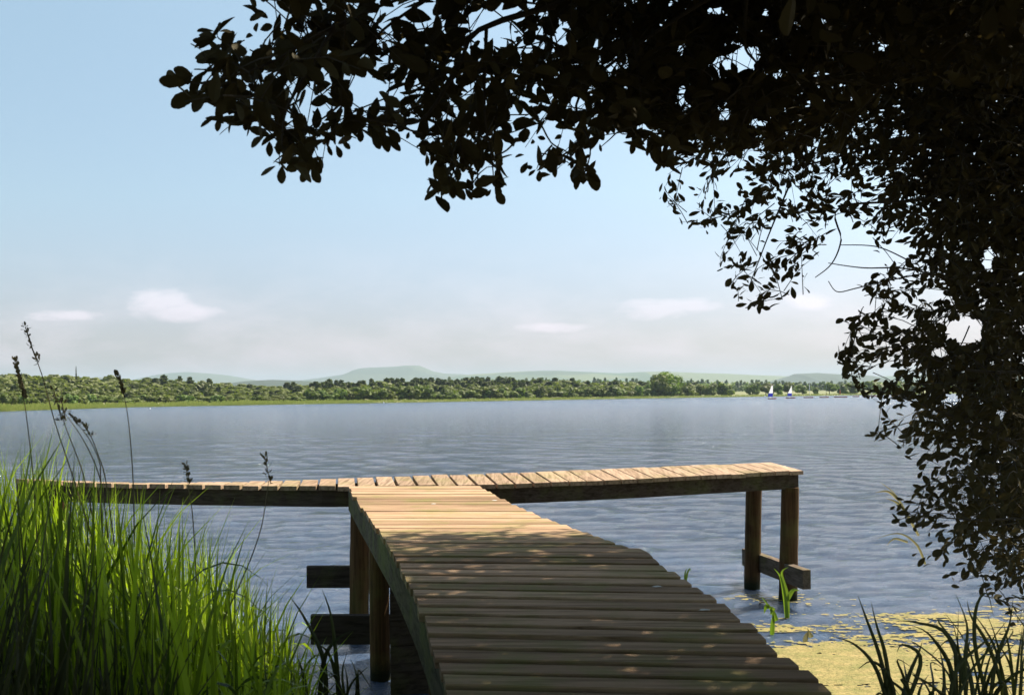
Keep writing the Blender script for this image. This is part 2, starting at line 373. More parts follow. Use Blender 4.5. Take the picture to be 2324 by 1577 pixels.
# cross platform boards
fx_ = [34, 70, 180, 350, 783, 1118, 1412, 1822]; fy_ = [1087, 1089, 1095, 1098.5, 1103.5, 1098.5, 1087.5, 1067]; fd_ = [10.17, 10.1, 9.95, 9.8, 9.5, 9.72, 10.2, 11.1]
bxp = [-140, 40, 180, 350, 500, 640, 783, 902, 1100, 1374, 1750]; byp = [1078, 1085, 1091.5, 1095.2, 1093.5, 1090, 1085, 1079.5, 1075, 1063.5, 1049]
fr = P(np.array(fx_), np.array(fy_), np.array(fd_))
seg = np.linalg.norm(np.diff(fr[:, :2], axis=0), axis=1); cum = np.concatenate([[0], np.cumsum(seg)])
def FR(s): return np.array([np.interp(s, cum, fr[:, i]) for i in range(3)])
mb = MB(); s = 0.; L = cum[-1]; pitch = .1925; nT = int(L / pitch); pitch = L / nT
for i in range(nT):
    sc = (i + .5) * pitch; A = FR(sc); gap = .028 if A[0] < -1.0 else (.024 if A[0] < .4 else .012)
    hw = (pitch - gap) / 2; t = unit(FR(min(sc + .05, L)) - FR(sc - .05))
    Bx = A[0] - .17 * .82; Bd = A[1] + .82; px, _ = PX(np.array([Bx, Bd, A[2]]))
    B = P(px, np.interp(px, bxp, byp), Bd)
    A = A.copy(); A[2] += rng.normal(0, .003); B[2] += rng.normal(0, .003)
    A += unit(A - B) * (.02 + rng.normal(0, .006))
    prism(mb, A, B, hw, .042, 5, rng.random(), .004, np.array([t[0], t[1], t[2]]))
mb.build('platform_decking', MT['tdeck'], jetty, loc=JL)
def beam(mb, pts, h, t, col=.5, side=(0, 1, 0)):
    pts = np.asarray(pts, float); k = len(pts); sd = unit(np.array(side, float)) * t
    V = []
    for p in pts: V += [p, p + sd, p + sd - [0, 0, h], p - [0, 0, h]]
    Fq = [[i * 4 + j, i * 4 + (j + 1) % 4, (i + 1) * 4 + (j + 1) % 4, (i + 1) * 4 + j] for i in range(k - 1) for j in range(4)]
    mb.add(V, Fq, col); mb.add(V[:4], [[3, 2, 1, 0]], col); mb.add(V[-4:], [[0, 1, 2, 3]], col)
ss = np.linspace(.0, L - .05, 14)
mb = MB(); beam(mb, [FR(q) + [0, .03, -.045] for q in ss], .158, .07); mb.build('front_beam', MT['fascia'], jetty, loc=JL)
pts = []
for q in ss:
    A = FR(q); B = np.array([A[0] - .17 * .7, A[1] + .68, 0]); px, _ = PX(np.array([B[0], B[1], A[2]])); B = P(px, np.interp(px, bxp, byp) + 2, B[1]); pts.append(B - [0, 0, .05])
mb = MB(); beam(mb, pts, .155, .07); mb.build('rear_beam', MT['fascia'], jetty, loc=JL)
ys = np.interp(np.linspace(1.7, 9.42, 22), dd_[::-1], yy_[::-1])
for side, xs_, yt in (('left', LX, yy_), ('right', RX, ry_)):
    pts = [P(np.interp(q, yt, xs_), q, np.interp(q, yy_, dd_)) + [.008 if side == 'left' else -.16, 0, -.037] for q in ys]
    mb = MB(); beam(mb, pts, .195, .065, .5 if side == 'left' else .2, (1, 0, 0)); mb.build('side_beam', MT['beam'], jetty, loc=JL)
def post(mb, x, y, zb, zt, r, lx=0, ly=0, seed=0):
    rr = np.random.default_rng(seed); n = 16; K = 14; V = []
    ph = rr.uniform(0, 6.28, 3)
    for i in range(K):
        f = i / (K - 1); z = zb + (zt - zb) * f
        for j in range(n):
            a = 2 * math.pi * j / n
            q = r * (1.04 - .07 * f) * (1 + .035 * math.sin(2 * a + ph[0] + z) + .025 * math.sin(3 * a + ph[1] + 2.3 * z) + .015 * rr.standard_normal())
            V.append([x + lx * f + q * math.cos(a), y + ly * f + q * math.sin(a), z])
    Fq = [[i * n + j, i * n + (j + 1) % n, (i + 1) * n + (j + 1) % n, (i + 1) * n + j] for i in range(K - 1) for j in range(n)]
    mb.add(V, Fq, rr.random()); mb.add(V[-n:], [list(range(n))], .5)
def wp(px, py, d): q = P(px, py, d); return float(q[0]), float(q[1])
for (pb, pt, ybase, dpt, r, ztop) in ((1785, 1793, 1362, None, .098, 1.26), (1703, 1712, 1335, None, .096, 1.30), (811, 817, 0, 9.42, .094, 1.24), (863, 858, 1541, None, .084, 1.27),
        (960, 958, 0, 8.2, .085, 1.27), (1115, 1110, 0, 9.5, .09, 1.24), (1290, 1290, 0, 7.6, .09, 1.2), (1010, 1010, 0, 5.2, .09, 1.2), (90, 92, 0, 10.2, .09, 1.25), (135, 137, 0, 10.9, .09, 1.25)):
    db = DW(pb, ybase) if dpt is None else dpt
    xb, _ = wp(pb, 1300, db); xt, _ = wp(pt, 1120, db)
    mb = MB(); post(mb, xb, db, -.6, ztop, r, xt - xb, 0, int(pb)); mb.build('post', MT['post'], jetty, smooth=True, loc=JL)
# retaining boards closing the bank end under the walkway
mb = MB()
for k in range(7):
    q0 = P(884, 1300, 7.72); q1 = P(1168, 1300, 7.95); z_ = 1.2 - k * .205
    for nm_ in (0,):
        A = np.array([q0[0], q0[1] + .01 * (k % 2), z_]); B = np.array([q1[0], q1[1] + .01 * (k % 2), z_])
        beam(mb, [A, B], .2, .045, rng.random(), (0, 1, 0))
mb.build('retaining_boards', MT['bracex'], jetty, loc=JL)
# braces
def box_beam(mb, A, B, h, t, col=.5):
    A = np.array(A, float); B = np.array(B, float); ax = unit(B - A); sd = unit(np.cross(ax, [0, 0, 1.])) * t / 2; up = np.array([0, 0, h / 2]); c = .006
    prof = [(1, 1), (-1, 1), (-1, -1), (1, -1)]
    V = [p + sd * a + up * b_ for p in (A, B) for a, b_ in prof]
    mb.add(V, [[0, 1, 5, 4], [1, 2, 6, 5], [2, 3, 7, 6], [3, 0, 4, 7], [3, 2, 1, 0], [4, 5, 6, 7]], col)
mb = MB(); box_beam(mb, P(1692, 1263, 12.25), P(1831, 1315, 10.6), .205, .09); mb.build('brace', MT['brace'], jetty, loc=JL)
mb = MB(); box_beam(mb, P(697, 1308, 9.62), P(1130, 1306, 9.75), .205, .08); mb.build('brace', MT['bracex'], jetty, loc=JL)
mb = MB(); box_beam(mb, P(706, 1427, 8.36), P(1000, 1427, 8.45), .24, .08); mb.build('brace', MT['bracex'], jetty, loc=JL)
# bird droppings: small dried splashes lying on the boards
m = plain('bird_dropping', (.5, .49, .46), .8)
for k, (px, py) in enumerate(((1122, 1136), (984, 1144), (1492, 1332), (1598, 1385))):
    dq = float(np.interp(py, yy_, dd_)); q = P(px, py, dq) + [0, 0, .004]; mb = MB(); rr = .011 + .006 * rng.random()
    a = np.arange(10) * .628; rad = rr * rng.uniform(.6, 1.3, 10)
    top = np.stack([rad * 1.6 * np.cos(a), rad * np.sin(a), np.full(10, 0.)], -1) + q
    mb.add(np.concatenate([top, [q + [0, 0, .004]]]), [[i, (i + 1) % 10, 10] for i in range(10)])
    tag(mb.build('bird_dropping', m, loc=q), ('white bird dropping on the sunlit boards near the right edge', 'small white bird dropping on the sunlit boards nearer the left edge, farther left', 'white bird dropping on the shaded boards, the farther of two', 'white bird dropping on the shaded boards, the nearer of two')[k], 'bird dropping', 'bird droppings on the jetty boards')

# ------------------------------------------------------------------ overhanging foliage
U = np.array([0, .2, .45, .7, .88, 1, .13, .38, .62, .84, .965, .13, .38, .62, .84, .965]); Vv = np.array([0, 0, 0, 0, 0, 0, .085, .205, .25, .19, .085, -.085, -.205, -.25, -.19, -.085]); NV = 16
LF4 = np.array([[i, i + 1, i + 6, i + 5] for i in range(1, 5)] + [[i, i + 10, i + 11, i + 1] for i in range(1, 5)])
LF3 = np.array([[0, 1, 6], [0, 11, 1]])
def leaves(mb, pos, ax, nrm, size, rv, wide=1.):
    n = len(pos); ax = unit(ax); nrm = unit(nrm - (nrm * ax).sum(-1, keepdims=True) * ax); bi = np.cross(nrm, ax)
    curl = rng.uniform(.02, .28, n); fold = rng.uniform(.05, .35, n)
    z = -curl[:, None] * U[None] ** 2 + fold[:, None] * np.abs(Vv)[None]
    ww = wide * rng.uniform(.8, 1.25, n)[:, None]
    V = pos[:, None] + size[:, None, None] * (ax[:, None] * (U[None] + .12)[..., None] + bi[:, None] * (Vv[None] * ww)[..., None] + nrm[:, None] * z[..., None])
    b_ = (np.arange(n) * NV)[:, None, None]; col = np.repeat(rv, NV)
    mb.add(V, (LF4[None] + b_).reshape(-1, 4), col)
    mb.f.append((LF3[None] + b_).reshape(-1, 3) + mb.n - n * NV); mb.m.append(np.zeros(2 * n, int))
polyA = [(548, -200), (552, 5), (600, 35), (655, 40), (600, 62), (575, 112), (540, 92), (505, 58), (445, 72), (440, 118), (470, 150), (455, 168), (368, 182), (400, 200), (393, 240), (440, 236), (436, 248), (478, 240), (452, 280), (490, 292), (560, 285), (592, 308), (568, 327), (622, 335), (628, 352), (594, 388), (638, 408), (652, 378), (690, 405), (726, 410), (742, 370), (722, 335), (770, 352), (800, 325), (825, 275), (830, 312), (885, 338), (907, 310), (930, 296), (950, 330), (978, 372), (985, 400), (966, 440), (1000, 462), (1040, 440), (1062, 450), (1080, 430), (1130, 460), (1150, 430), (1146, 400), (1150, 355), (1175, 312), (1190, 335), (1184, 385), (1225, 408), (1262, 380), (1298, 372), (1305, 425), (1358, 405), (1350, 382), (1330, 352), (1350, 322), (1395, 300), (1430, 312), (1440, 345), (1462, 328), (1490, 365), (1512, 400), (1530, 360), (1600, 365), (1700, 340), (1900, 360), (2000, 200), (2500, 200), (2500, -200)]
polyB = [(1640, 320), (1540, 345), (1500, 388), (1494, 450), (1530, 505), (1580, 520), (1622, 545), (1610, 592), (1652, 628), (1640, 682), (1690, 700), (1737, 712), (1772, 685), (1830, 678), (1842, 640), (1832, 600), (1872, 582), (1895, 520), (1925, 505), (1962, 520), (1962, 560), (2010, 580), (2005, 612), (1960, 640), (1940, 668), (1985, 690), (1925, 700), (1866, 698), (1900, 735), (1928, 765), (1896, 795), (1903, 850), (1928, 895), (1965, 905), (1995, 935), (1955, 992), (2000, 1025), (2030, 1005), (2052, 1040), (2090, 1090), (2062, 1120), (2015, 1150), (2030, 1185), (2082, 1205), (2095, 1245), (2062, 1262), (2130, 1290), (2150, 1335), (2205, 1340), (2250, 1375), (2290, 1415), (2330, 1430), (2600, 1450), (2600, -200), (1700, -200)]
# openings where the sky shows (x, y, rx, ry)
holes = [(829, 205, 44, 42), (700, 252, 34, 18), (880, 73, 20, 38), (640, 36, 30, 12), (707, 95, 12, 8), (1104, 60, 48, 44), (1183, 117, 18, 20), (1275, 76, 18, 36), (1173, 260, 22, 14), (1256, 315, 55, 30), (1313, 241, 28, 24), (1383, 145, 24, 20), (1548, 216, 14, 26), (1056, 127, 18, 14), (1180, 171, 16, 12), (1300, 162, 12, 12), (980, 35, 16, 28), (1145, 25, 30, 18), (1696, 130, 32, 30), (1760, 172, 22, 12), (1635, 145, 32, 14), (1623, 25, 26, 12), (1742, 27, 10, 16), (1864, 42, 10, 18), (1875, 95, 16, 6), (2001, 107, 10, 12), (1860, 170, 22, 8), (1910, 195, 14, 8), (1642, 260, 14, 18), (1720, 280, 20, 12), (1864, 233, 14, 6), (940, 190, 12, 10), (760, 180, 14, 8), (1420, 190, 10, 20), (1455, 290, 20, 10), (1350, 100, 14, 10), (1500, 60, 12, 8), (1545, 110, 12, 14),
         (2191, 751, 46, 34), (2118, 668, 34, 14), (2035, 572, 26, 26), (2242, 590, 14, 34), (2058, 737, 22, 12), (1906, 500, 18, 24), (1900, 425, 26, 8), (1930, 430, 20, 8), (1975, 415, 20, 6), (1790, 440, 22, 12), (1720, 470, 16, 14), (1765, 525, 20, 14), (1700, 560, 22, 14), (1660, 450, 22, 12), (2010, 840, 18, 14), (2130, 800, 28, 10), (2160, 900, 18, 12), (2270, 940, 14, 12), (2060, 930, 12, 18), (2250, 1080, 12, 10), (2150, 1180, 14, 10), (2230, 1230, 16, 10), (2120, 1235, 10, 8), (2185, 1290, 20, 8), (2240, 1290, 12, 12), (2110, 1020, 8, 12), (1570, 470, 10, 8), (1590, 420, 16, 8), (1600, 490, 12, 8), (2042, 390, 14, 5), (2140, 175, 5, 4)]
def in_hole(x, y, k=1.):
    r = np.zeros(x.shape, bool)
    for hx, hy, a, b_ in holes: r |= ((x - hx) / (a * k)) ** 2 + ((y - hy) / (b_ * k)) ** 2 < 1
    return r
def sprigs(lm, tm, px, py, dd, poly, size, nl=8, wide=1., bias=(0, 0, 0), test=True, free=None, out_only=False):
    """twigs with alternate leaves; bits outside the crown outline or inside an opening are left away"""
    n = len(px); base = P(px, py, dd) if free is None else free
    dr = unit(rng.standard_normal((n, 3)) * [1, .8, .75] + np.array(bias))
    pos = []; ax = []; nr_ = []; sz = []; rv = []
    step = size * .52
    for k in range(nl):
        f = (k + .4) * step
        p = base + dr * f - np.array([0, 0, 1.]) * (f * f * 1.1)[:, None] if hasattr(step, '__len__') else base + dr * f - np.array([0, 0, f * f * 1.1])
        side = unit(np.cross(dr, rng.standard_normal((n, 3)))) * (1 if k % 2 else -1)
        a = unit(dr * .75 + side * rng.uniform(.5, 1.1, (n, 1)) + [0, 0, -.25]) if k < nl - 1 else unit(dr + [0, 0, -.2])
        pos.append(p); ax.append(a); nr_.append(unit(rng.standard_normal((n, 3)) * .7 + [0, -.25, .8])); sz.append(size * rng.uniform(.65, 1.15, n)); rv.append(rng.random(n))
    pos = np.concatenate(pos); ax = np.concatenate(ax); nr_ = np.concatenate(nr_); sz = np.concatenate(sz); rv = np.concatenate(rv)
    c = pos + ax * sz[:, None] * .62; t = pos + ax * sz[:, None] * 1.1; qx, qy = PX(c); tx, ty = PX(t)
    if test:
        ok = inpoly(qx, qy, poly) & (inpoly(tx, ty, poly) | (rng.random(len(qx)) < .25)) & ((edist(qx, qy, poly) > 14) | (rng.random(len(qx)) < .45)) & ~in_hole(qx, qy) & ~(in_hole(tx, ty, .8))
    else:
        inside = (qx > -60) & (qx < 2384) & (qy > -60) & (qy < 1640) & (c[:, 1] > 0)
        okp = (qx > 1750) & (qy < 450) & (inpoly(qx, qy, polyA) | inpoly(qx, qy, polyB)) & (inpoly(tx, ty, polyA) | inpoly(tx, ty, polyB)) & ~in_hole(qx, qy) & ~in_hole(tx, ty)
        if out_only: okp = np.zeros(len(okp), bool); inside = (c[:, 1] > -.3) & (np.abs(c[:, 0]) < c[:, 1] * .56 + .45) & (c[:, 2] < H + .42 * c[:, 1] + .4) & (c[:, 2] > -.5)
        ok = (~inside | okp) & (np.linalg.norm(c - EYE, axis=1) > 1.3)
    leaves(lm, pos[ok], ax[ok], nr_[ok], sz[ok], rv[ok], wide)
    okn = ok.reshape(nl, n).sum(0)
    L_ = nl * step
    ex_, ey_ = PX(base + dr * L_ * .7); oke = (inpoly(ex_, ey_, poly) if test else np.ones(n, bool)) 
    for i in np.nonzero(okn >= 3)[0]:
        kk = int(np.nonzero(ok.reshape(nl, n)[:, i])[0][-1]) + 1; fs = np.linspace(-.05, kk * step, 4)
        q = base[i] + dr[i] * fs[:, None] - np.array([0, 0, 1.]) * (np.maximum(fs, 0) ** 2 * 1.1)[:, None]
        ax_, ay_ = PX(q); inn = (inpoly(ax_, ay_, polyA) | inpoly(ax_, ay_, polyB)) & ~in_hole(ax_, ay_, .9)
        if not inn.all() and (test or ((ax_ > -80) & (ax_ < 2400) & (ay_ > -80)).any()): continue
        tube(tm, q, [.0028, .0024, .0019, .0012], 3, .5, caps=False)
    return int(ok.sum())
def scatter(poly, n, dens, box):
    x = rng.uniform(box[0], box[2], n); y = rng.uniform(box[1], box[3], n)
    k = inpoly(x, y, poly); x, y = x[k], y[k]; k = rng.random(len(x)) < dens(x, y); return x[k], y[k]
def densA(x, y):
    e = edist(x, y, polyA); n = fbm(x / 60., y / 60., 200)
    return np.clip(.38 + e / 90., 0, 1) * np.clip(.35 + (n - .3) * 2.2, .3, 1)
def densB(x, y):
    e = edist(x, y, polyB); n = fbm(x / 70., y / 70., 300)
    dn = np.clip(.14 + e / 230., 0, 1) * np.clip(.3 + (n - .3) * 2.4, .2, 1)
    return np.where((x > 2000) & (y < 480), 1, dn)
def treething(name, label, loc): o = empty(name, loc); tag(o, label, 'tree'); return o
TA = treething('overhanging_tree', 'dark broad-leaved tree whose drooping branch spans the top of the view', (5.2, .6, .95)); LA = np.array([5.2, .6, .95])
TB = treething('waterside_tree', 'dark leafy tree hanging low over the water on the right side', (7.2, 4.2, .45)); LB = np.array([7.2, 4.2, .45])
lm, tm = MB(), MB()
x, y = scatter(polyA, 760, densA, (360, -120, 1750, 465)); dd = np.interp(x, [370, 900, 1700], [2.65, 3.0, 3.7]) + rng.uniform(-.3, .55, len(x))
nA = sprigs(lm, tm, x, y, dd, polyA, .08, 8, .95, (-.35, 0, -.35))
# fringe sprigs placed just inside the outline so it stays full of single leaves
def fringe(poly, lo, hi, n, box, off):
    px, py = scatter(poly, n, lambda a, b: ((edist(a, b, poly) > off[0]) & (edist(a, b, poly) < off[1])).astype(float), box); return px, py
x, y = fringe(polyA, 0, 0, 1100, (360, -60, 1520, 465), (12, 45)); dd = np.interp(x, [370, 900, 1700], [2.65, 3.0, 3.6]) + rng.uniform(-.2, .3, len(x))
nA += sprigs(lm, tm, x, y, dd, polyA, .08, 5, .95, (-.2, 0, -.6))
x, y = scatter(polyA, 1400, densA, (1350, -120, 2420, 380)); dd = rng.uniform(3.4, 4.8, len(x))
nA += sprigs(lm, tm, x, y, dd, polyA, .068, 8, .9, (-.3, 0, -.2))
# single leaves and twigs hanging at the outer edge of the branch
HL1 = [(330,590,140,585),(280,600,180,530),(385,555,240,500),(385,640,230,750),(480,650,360,775),(540,510,390,500),(530,225,405,225),(520,275,400,265),(500,300,375,293),(545,235,545,170),(540,230,625,215),(570,360,390,400),(560,430,465,430),(640,300,635,220),(720,290,680,300),(800,260,740,255),(820,240,805,170),(830,220,920,190),(545,820,425,890),(560,830,535,925),(690,800,600,915),(720,850,745,930),(885,970,775,1030),(910,1000,910,1100),(1060,880,1135,825),(970,1180,855,1240),(1000,1170,995,1300),(1060,1110,1165,1175),(1250,1045,1165,1130),(1240,1100,1300,1190),(1200,1200,1260,1290),(1210,1190,1140,1290),(1320,1020,1350,1105),(1380,1030,1420,1120),(1420,1000,1480,1060),(1530,870,1570,780),(1560,900,1560,1005),(1640,910,1690,1050),(1690,920,1760,1060),(1740,900,1830,1005),(1630,880,1760,820),(1290,870,1370,830),(1000,950,1090,1050),(980,980,970,1080),(1060,960,1020,1100),(760,60,880,110),(900,90,780,120),(700,40,820,60)]
HL2 = [(380,1330,250,1395),(370,1350,345,1460),(315,1300,312,1230),(450,1260,380,1220),(450,1310,440,1410),(520,1340,575,1410),(540,1270,570,1345),(660,1320,605,1330),(720,1350,680,1400),(740,1350,800,1450),(750,1280,820,1320),(740,1270,755,1225),(960,1110,890,1110),(980,1150,935,1230),(1040,1210,990,1245),(1060,1210,1060,1290),(1160,1150,1170,1250),(1240,1110,1240,1165),(1300,1130,1290,1200),(1360,1200,1450,1225),(1350,1240,1320,1340),(1400,1250,1480,1290),(1380,1150,1410,1110),(1040,980,1085,990),(1010,990,1015,1035),(1160,1000,1215,970),(1490,1020,1500,1080),(1740,990,1720,1090),(1780,960,1780,1030),(1830,980,1870,1000),(1880,1030,1905,1140),(1950,1060,1945,1140),(2000,1130,2010,1210),(2040,1090,2040,1150),(250,1090,265,1180),(230,1040,180,1045),(210,1020,235,1100),(130,940,115,985),(440,1200,520,1180),(400,1200,330,1170),(640,1250,560,1230),(700,1250,640,1290)]
hl = np.array([(323 + .3173 * a, .3173 * b_, 323 + .3173 * c, .3173 * e) for a, b_, c, e in HL1] + [(888 + .3173 * a, .3173 * b_, 888 + .3173 * c, .3173 * e) for a, b_, c, e in HL2])
hd = np.interp(hl[:, 0], [370, 900, 1700], [2.6, 2.95, 3.5]) + rng.uniform(-.1, .1, len(hl)); hb, ht = P(hl[:, 0], hl[:, 1], hd), P(hl[:, 2], hl[:, 3], hd + rng.uniform(-.025, .025, len(hl)))
leaves(lm, hb, ht - hb, rng.standard_normal((len(hl), 3)) * .4 + [0, -1, .2], np.linalg.norm(ht - hb, axis=1), rng.random(len(hl)), .98)
for tw in ([(323+.3173*a, .3173*b_, 2.8) for a, b_ in ((1150,700),(1000,800),(960,900),(930,1000))], [(323+.3173*a, .3173*b_, 2.85) for a, b_ in ((2000,960),(1800,900),(1620,895),(1480,860),(1380,960))], [(323+.3173*a, .3173*b_, 2.8) for a, b_ in ((1400,760),(1330,820),(1240,880),(1170,930),(1050,1010),(1000,1150))],
           [(323+.3173*a, .3173*b_, 2.7) for a, b_ in ((700,590),(560,600),(420,600),(320,590))], [(323+.3173*a, .3173*b_, 2.7) for a, b_ in ((700,420),(620,320),(540,270),(545,200))], [(888+.3173*a, .3173*b_, 3.) for a, b_ in ((1000,760),(1075,900),(1150,1030),(1260,1090),(1340,1200),(1380,1240))],
           [(888+.3173*a, .3173*b_, 3.) for a, b_ in ((900,1000),(820,1080),(730,1130),(730,1250),(740,1340))], [(888+.3173*a, .3173*b_, 3.1) for a, b_ in ((1750,900),(1630,940),(1560,1000),(1490,1060))], [(888+.3173*a, .3173*b_, 3.) for a, b_ in ((420,1050),(450,1180),(420,1290),(360,1330))], [(888+.3173*a, .3173*b_, 3.) for a, b_ in ((1150,1040),(1080,1120),(1040,1210))]):
    q = smooth(P(*[np.array(c) for c in zip(*tw)]), 14); tube(tm, q, np.linspace(.0035, .0012, 14), 5, .5)
# branches of tree A
for br in ([(2500, -260, 2.2), (1900, -120, 2.9), (1450, -30, 3.2), (1104, 60, 3.1), (1040, 150, 3.0), (930, 200, 2.9)], [(1450, -30, 3.2), (1000, -20, 3.0), (760, 60, 2.8), (600, 150, 2.7), (450, 190, 2.65)],
           [(760, 60, 2.8), (700, 160, 2.8), (650, 250, 2.75), (640, 330, 2.7)], [(1040, 150, 3.0), (960, 270, 2.9), (860, 275, 2.85), (820, 265, 2.8)], [(1700, -60, 3.2), (1420, 120, 3.3), (1310, 230, 3.3), (1340, 330, 3.2), (1325, 400, 3.2)],
           [(1700, -60, 3.2), (1690, 100, 3.5), (1720, 160, 3.6), (1700, 300, 3.7)], [(1104, 60, 3.1), (1100, 250, 3.0), (1120, 380, 3.0)], [(1000, -20, 3.), (880, 60, 2.9), (800, 140, 2.85)]):
    q = smooth(P(*[np.array(c) for c in zip(*br)]), 22); r0 = .02 if br[0][0] > 2000 else .007; tube(tm, q, np.linspace(r0, .002, 22), 6, .5)
# unseen canopy added above and beside the camera, shaped to shade boards and grass
def shade(n, x0, x1, y0, y1, zt, h0, h1, size=.1, keepf=None):
    tx = rng.uniform(x0, x1, n); ty = rng.uniform(y0, y1, n)
    if keepf is not None:
        k = keepf(tx, ty); tx, ty = tx[k], ty[k]
    lo = np.maximum(h0, .5 * ty + 1.3 + (1.4 - zt)); hh = lo + rng.uniform(0, 1, len(tx)) * 1.7
    fr_ = np.stack([tx, ty, np.full(len(tx), zt)], -1) + SUN * (hh / SUN[2])[:, None]
    return fr_
nS = 0
for a in ((2500, -.95, 1.7, .6, 6.02, 1.4, 2.4, 4.6), (700, 1.7, 4.5, .0, 6.3, 1.0, 2.2, 4.6), (700, -1.9, -.9, 0, 3.0, 1.0, 2.5, 4.2), (900, -3.4, -1.35, 1.4, 3.5, .6, 2.6, 4.2)):
    f_ = shade(*a, keepf=(lambda X_, Y_: Y_ < 6.0 + .16 * X_ + .10 * np.sin(X_ * 7)) if a[0] > 3000 else None)
    nS += sprigs(lm, tm, f_[:, 0], f_[:, 1], 1., None, .10, 8, 1.2, (0, 0, 0), False, f_)
for n_, x0, x1, y0, y1, z0, z1 in ((60, -5.5, -1.3, -3.5, 5.2, 4.8, 6.0), (220, -2, 5, -5, 1.0, 3.6, 5.2), (330, -1.5, 2.4, -.5, 3.2, 3.9, 5.2), (60, -6, 5, -6, -3, .8, 4.5)):  # leaf masses added overhead and behind to cut sky light on the boards
    f_ = np.stack([rng.uniform(x0, x1, n_), rng.uniform(y0, y1, n_), rng.uniform(z0, z1, n_)], -1)
    nS += sprigs(lm, tm, f_[:, 0], f_[:, 1], 1., None, .24, 8, 1.3, (0, 0, 0), False, f_, True)
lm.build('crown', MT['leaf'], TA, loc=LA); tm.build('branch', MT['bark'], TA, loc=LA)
mb = MB(); tube(mb, smooth([(5.2, .6, .2), (5.1, .7, 1.6), (4.6, .9, 3.0), (3.9, 1.3, 4.1)], 14), np.linspace(.2, .1, 14), 12)
for lb in ([(4.6, .9, 3.0), (3.2, 1.4, 3.9), (1.9, 2.0, 4.1), (.6, 2.6, 3.95)], [(4.6, .9, 3.0), (4.0, 2.2, 4.2), (3.2, 3.9, 4.9), (2.3, 5.2, 5.0)], [(3.9, 1.3, 4.1), (2.8, .4, 5.2), (1.2, .2, 5.6)]):
    tube(mb, smooth(lb, 16), np.linspace(.09, .02, 16), 8)
mb.build('trunk', MT['bark'], TA, smooth=True, loc=LA)
# tree B
lm, tm = MB(), MB()
x, y = scatter(polyB, 3300, densB, (1490, -150, 2480, 1450)); dd = np.interp(y, [0, 1400], [5.3, 4.6]) + rng.uniform(-.5, 1.0, len(x))
nB = sprigs(lm, tm, x, y, dd, polyB, .060, 8, .92, (-.55, 0, -.1))
x, y = fringe(polyB, 0, 0, 1900, (1490, 340, 2420, 1440), (6, 42)); dd = np.interp(y, [0, 1400], [5.2, 4.5]) + rng.uniform(-.3, .5, len(x))
nB += sprigs(lm, tm, x, y, dd, polyB, .058, 6, .85, (-.7, 0, -.1))
x, y = scatter(polyB, 5200, lambda a, b: np.clip(edist(a, b, polyB) / 130 - .6, 0, 1) * np.where(a > 2040, 1, .4) * np.where(b < 560, 1, .8), (1700, -150, 2480, 1300)); dd = rng.uniform(5.4, 6.6, len(x))
nB += sprigs(lm, tm, x, y, dd, polyB, .072, 7, 1.0, (-.3, 0, 0))
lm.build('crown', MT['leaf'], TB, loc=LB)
for br, r0 in (([(2700, 500, 5.6), (2300, 380, 5.4), (2050, 330, 5.3), (1850, 370, 5.2), (1740, 400, 5.1)], .014), ([(2300, 380, 5.4), (2100, 450, 5.2), (1908, 470, 5.1), (1909, 545, 5.1), (1888, 598, 5.1), (1850, 630, 5.1)], .008),
           ([(2700, 800, 5.4), (2400, 640, 5.3), (2200, 640, 5.2), (2060, 610, 5.1), (1960, 608, 5.1), (1880, 597, 5.05)], .008), ([(2100, 620, 5.1), (2000, 640, 5.1), (1940, 655, 5.1), (1900, 662, 5.1), (1880, 638, 5.1)], .004), ([(2060, 590, 5.1), (1990, 560, 5.1), (1905, 556, 5.1)], .004),
           ([(2700, 900, 5.2), (2400, 850, 5.1), (2200, 840, 5.0), (2060, 790, 4.9), (1960, 760, 4.9)], .012), ([(2700, 1100, 5.), (2350, 1020, 4.9), (2200, 960, 4.8), (2040, 900, 4.8), (1950, 880, 4.8)], .012),
           ([(2700, 1250, 4.9), (2400, 1180, 4.8), (2230, 1180, 4.7), (2090, 1170, 4.7)], .01), ([(2200, 740, 5.), (2170, 800, 4.95), (2110, 860, 4.9)], .004), ([(1800, 400, 5.2), (1750, 520, 5.1), (1700, 650, 5.1)], .006)):
    q = smooth(P(*[np.array(c) for c in zip(*br)]), 26); tube(tm, q, np.linspace(r0, .0022, 26), 5, .5)
tm.build('branch', MT['bark'], TB, loc=LB)
mb = MB(); tube(mb, smooth([(7.2, 4.2, -.1), (6.9, 4.4, 1.2), (6.2, 4.8, 2.6), (5.2, 5.0, 3.8)], 14), np.linspace(.16, .07, 14), 10)
mb.build('trunk', MT['bark'], TB, smooth=True, loc=LB)
print('leaves', nA, nS, nB)

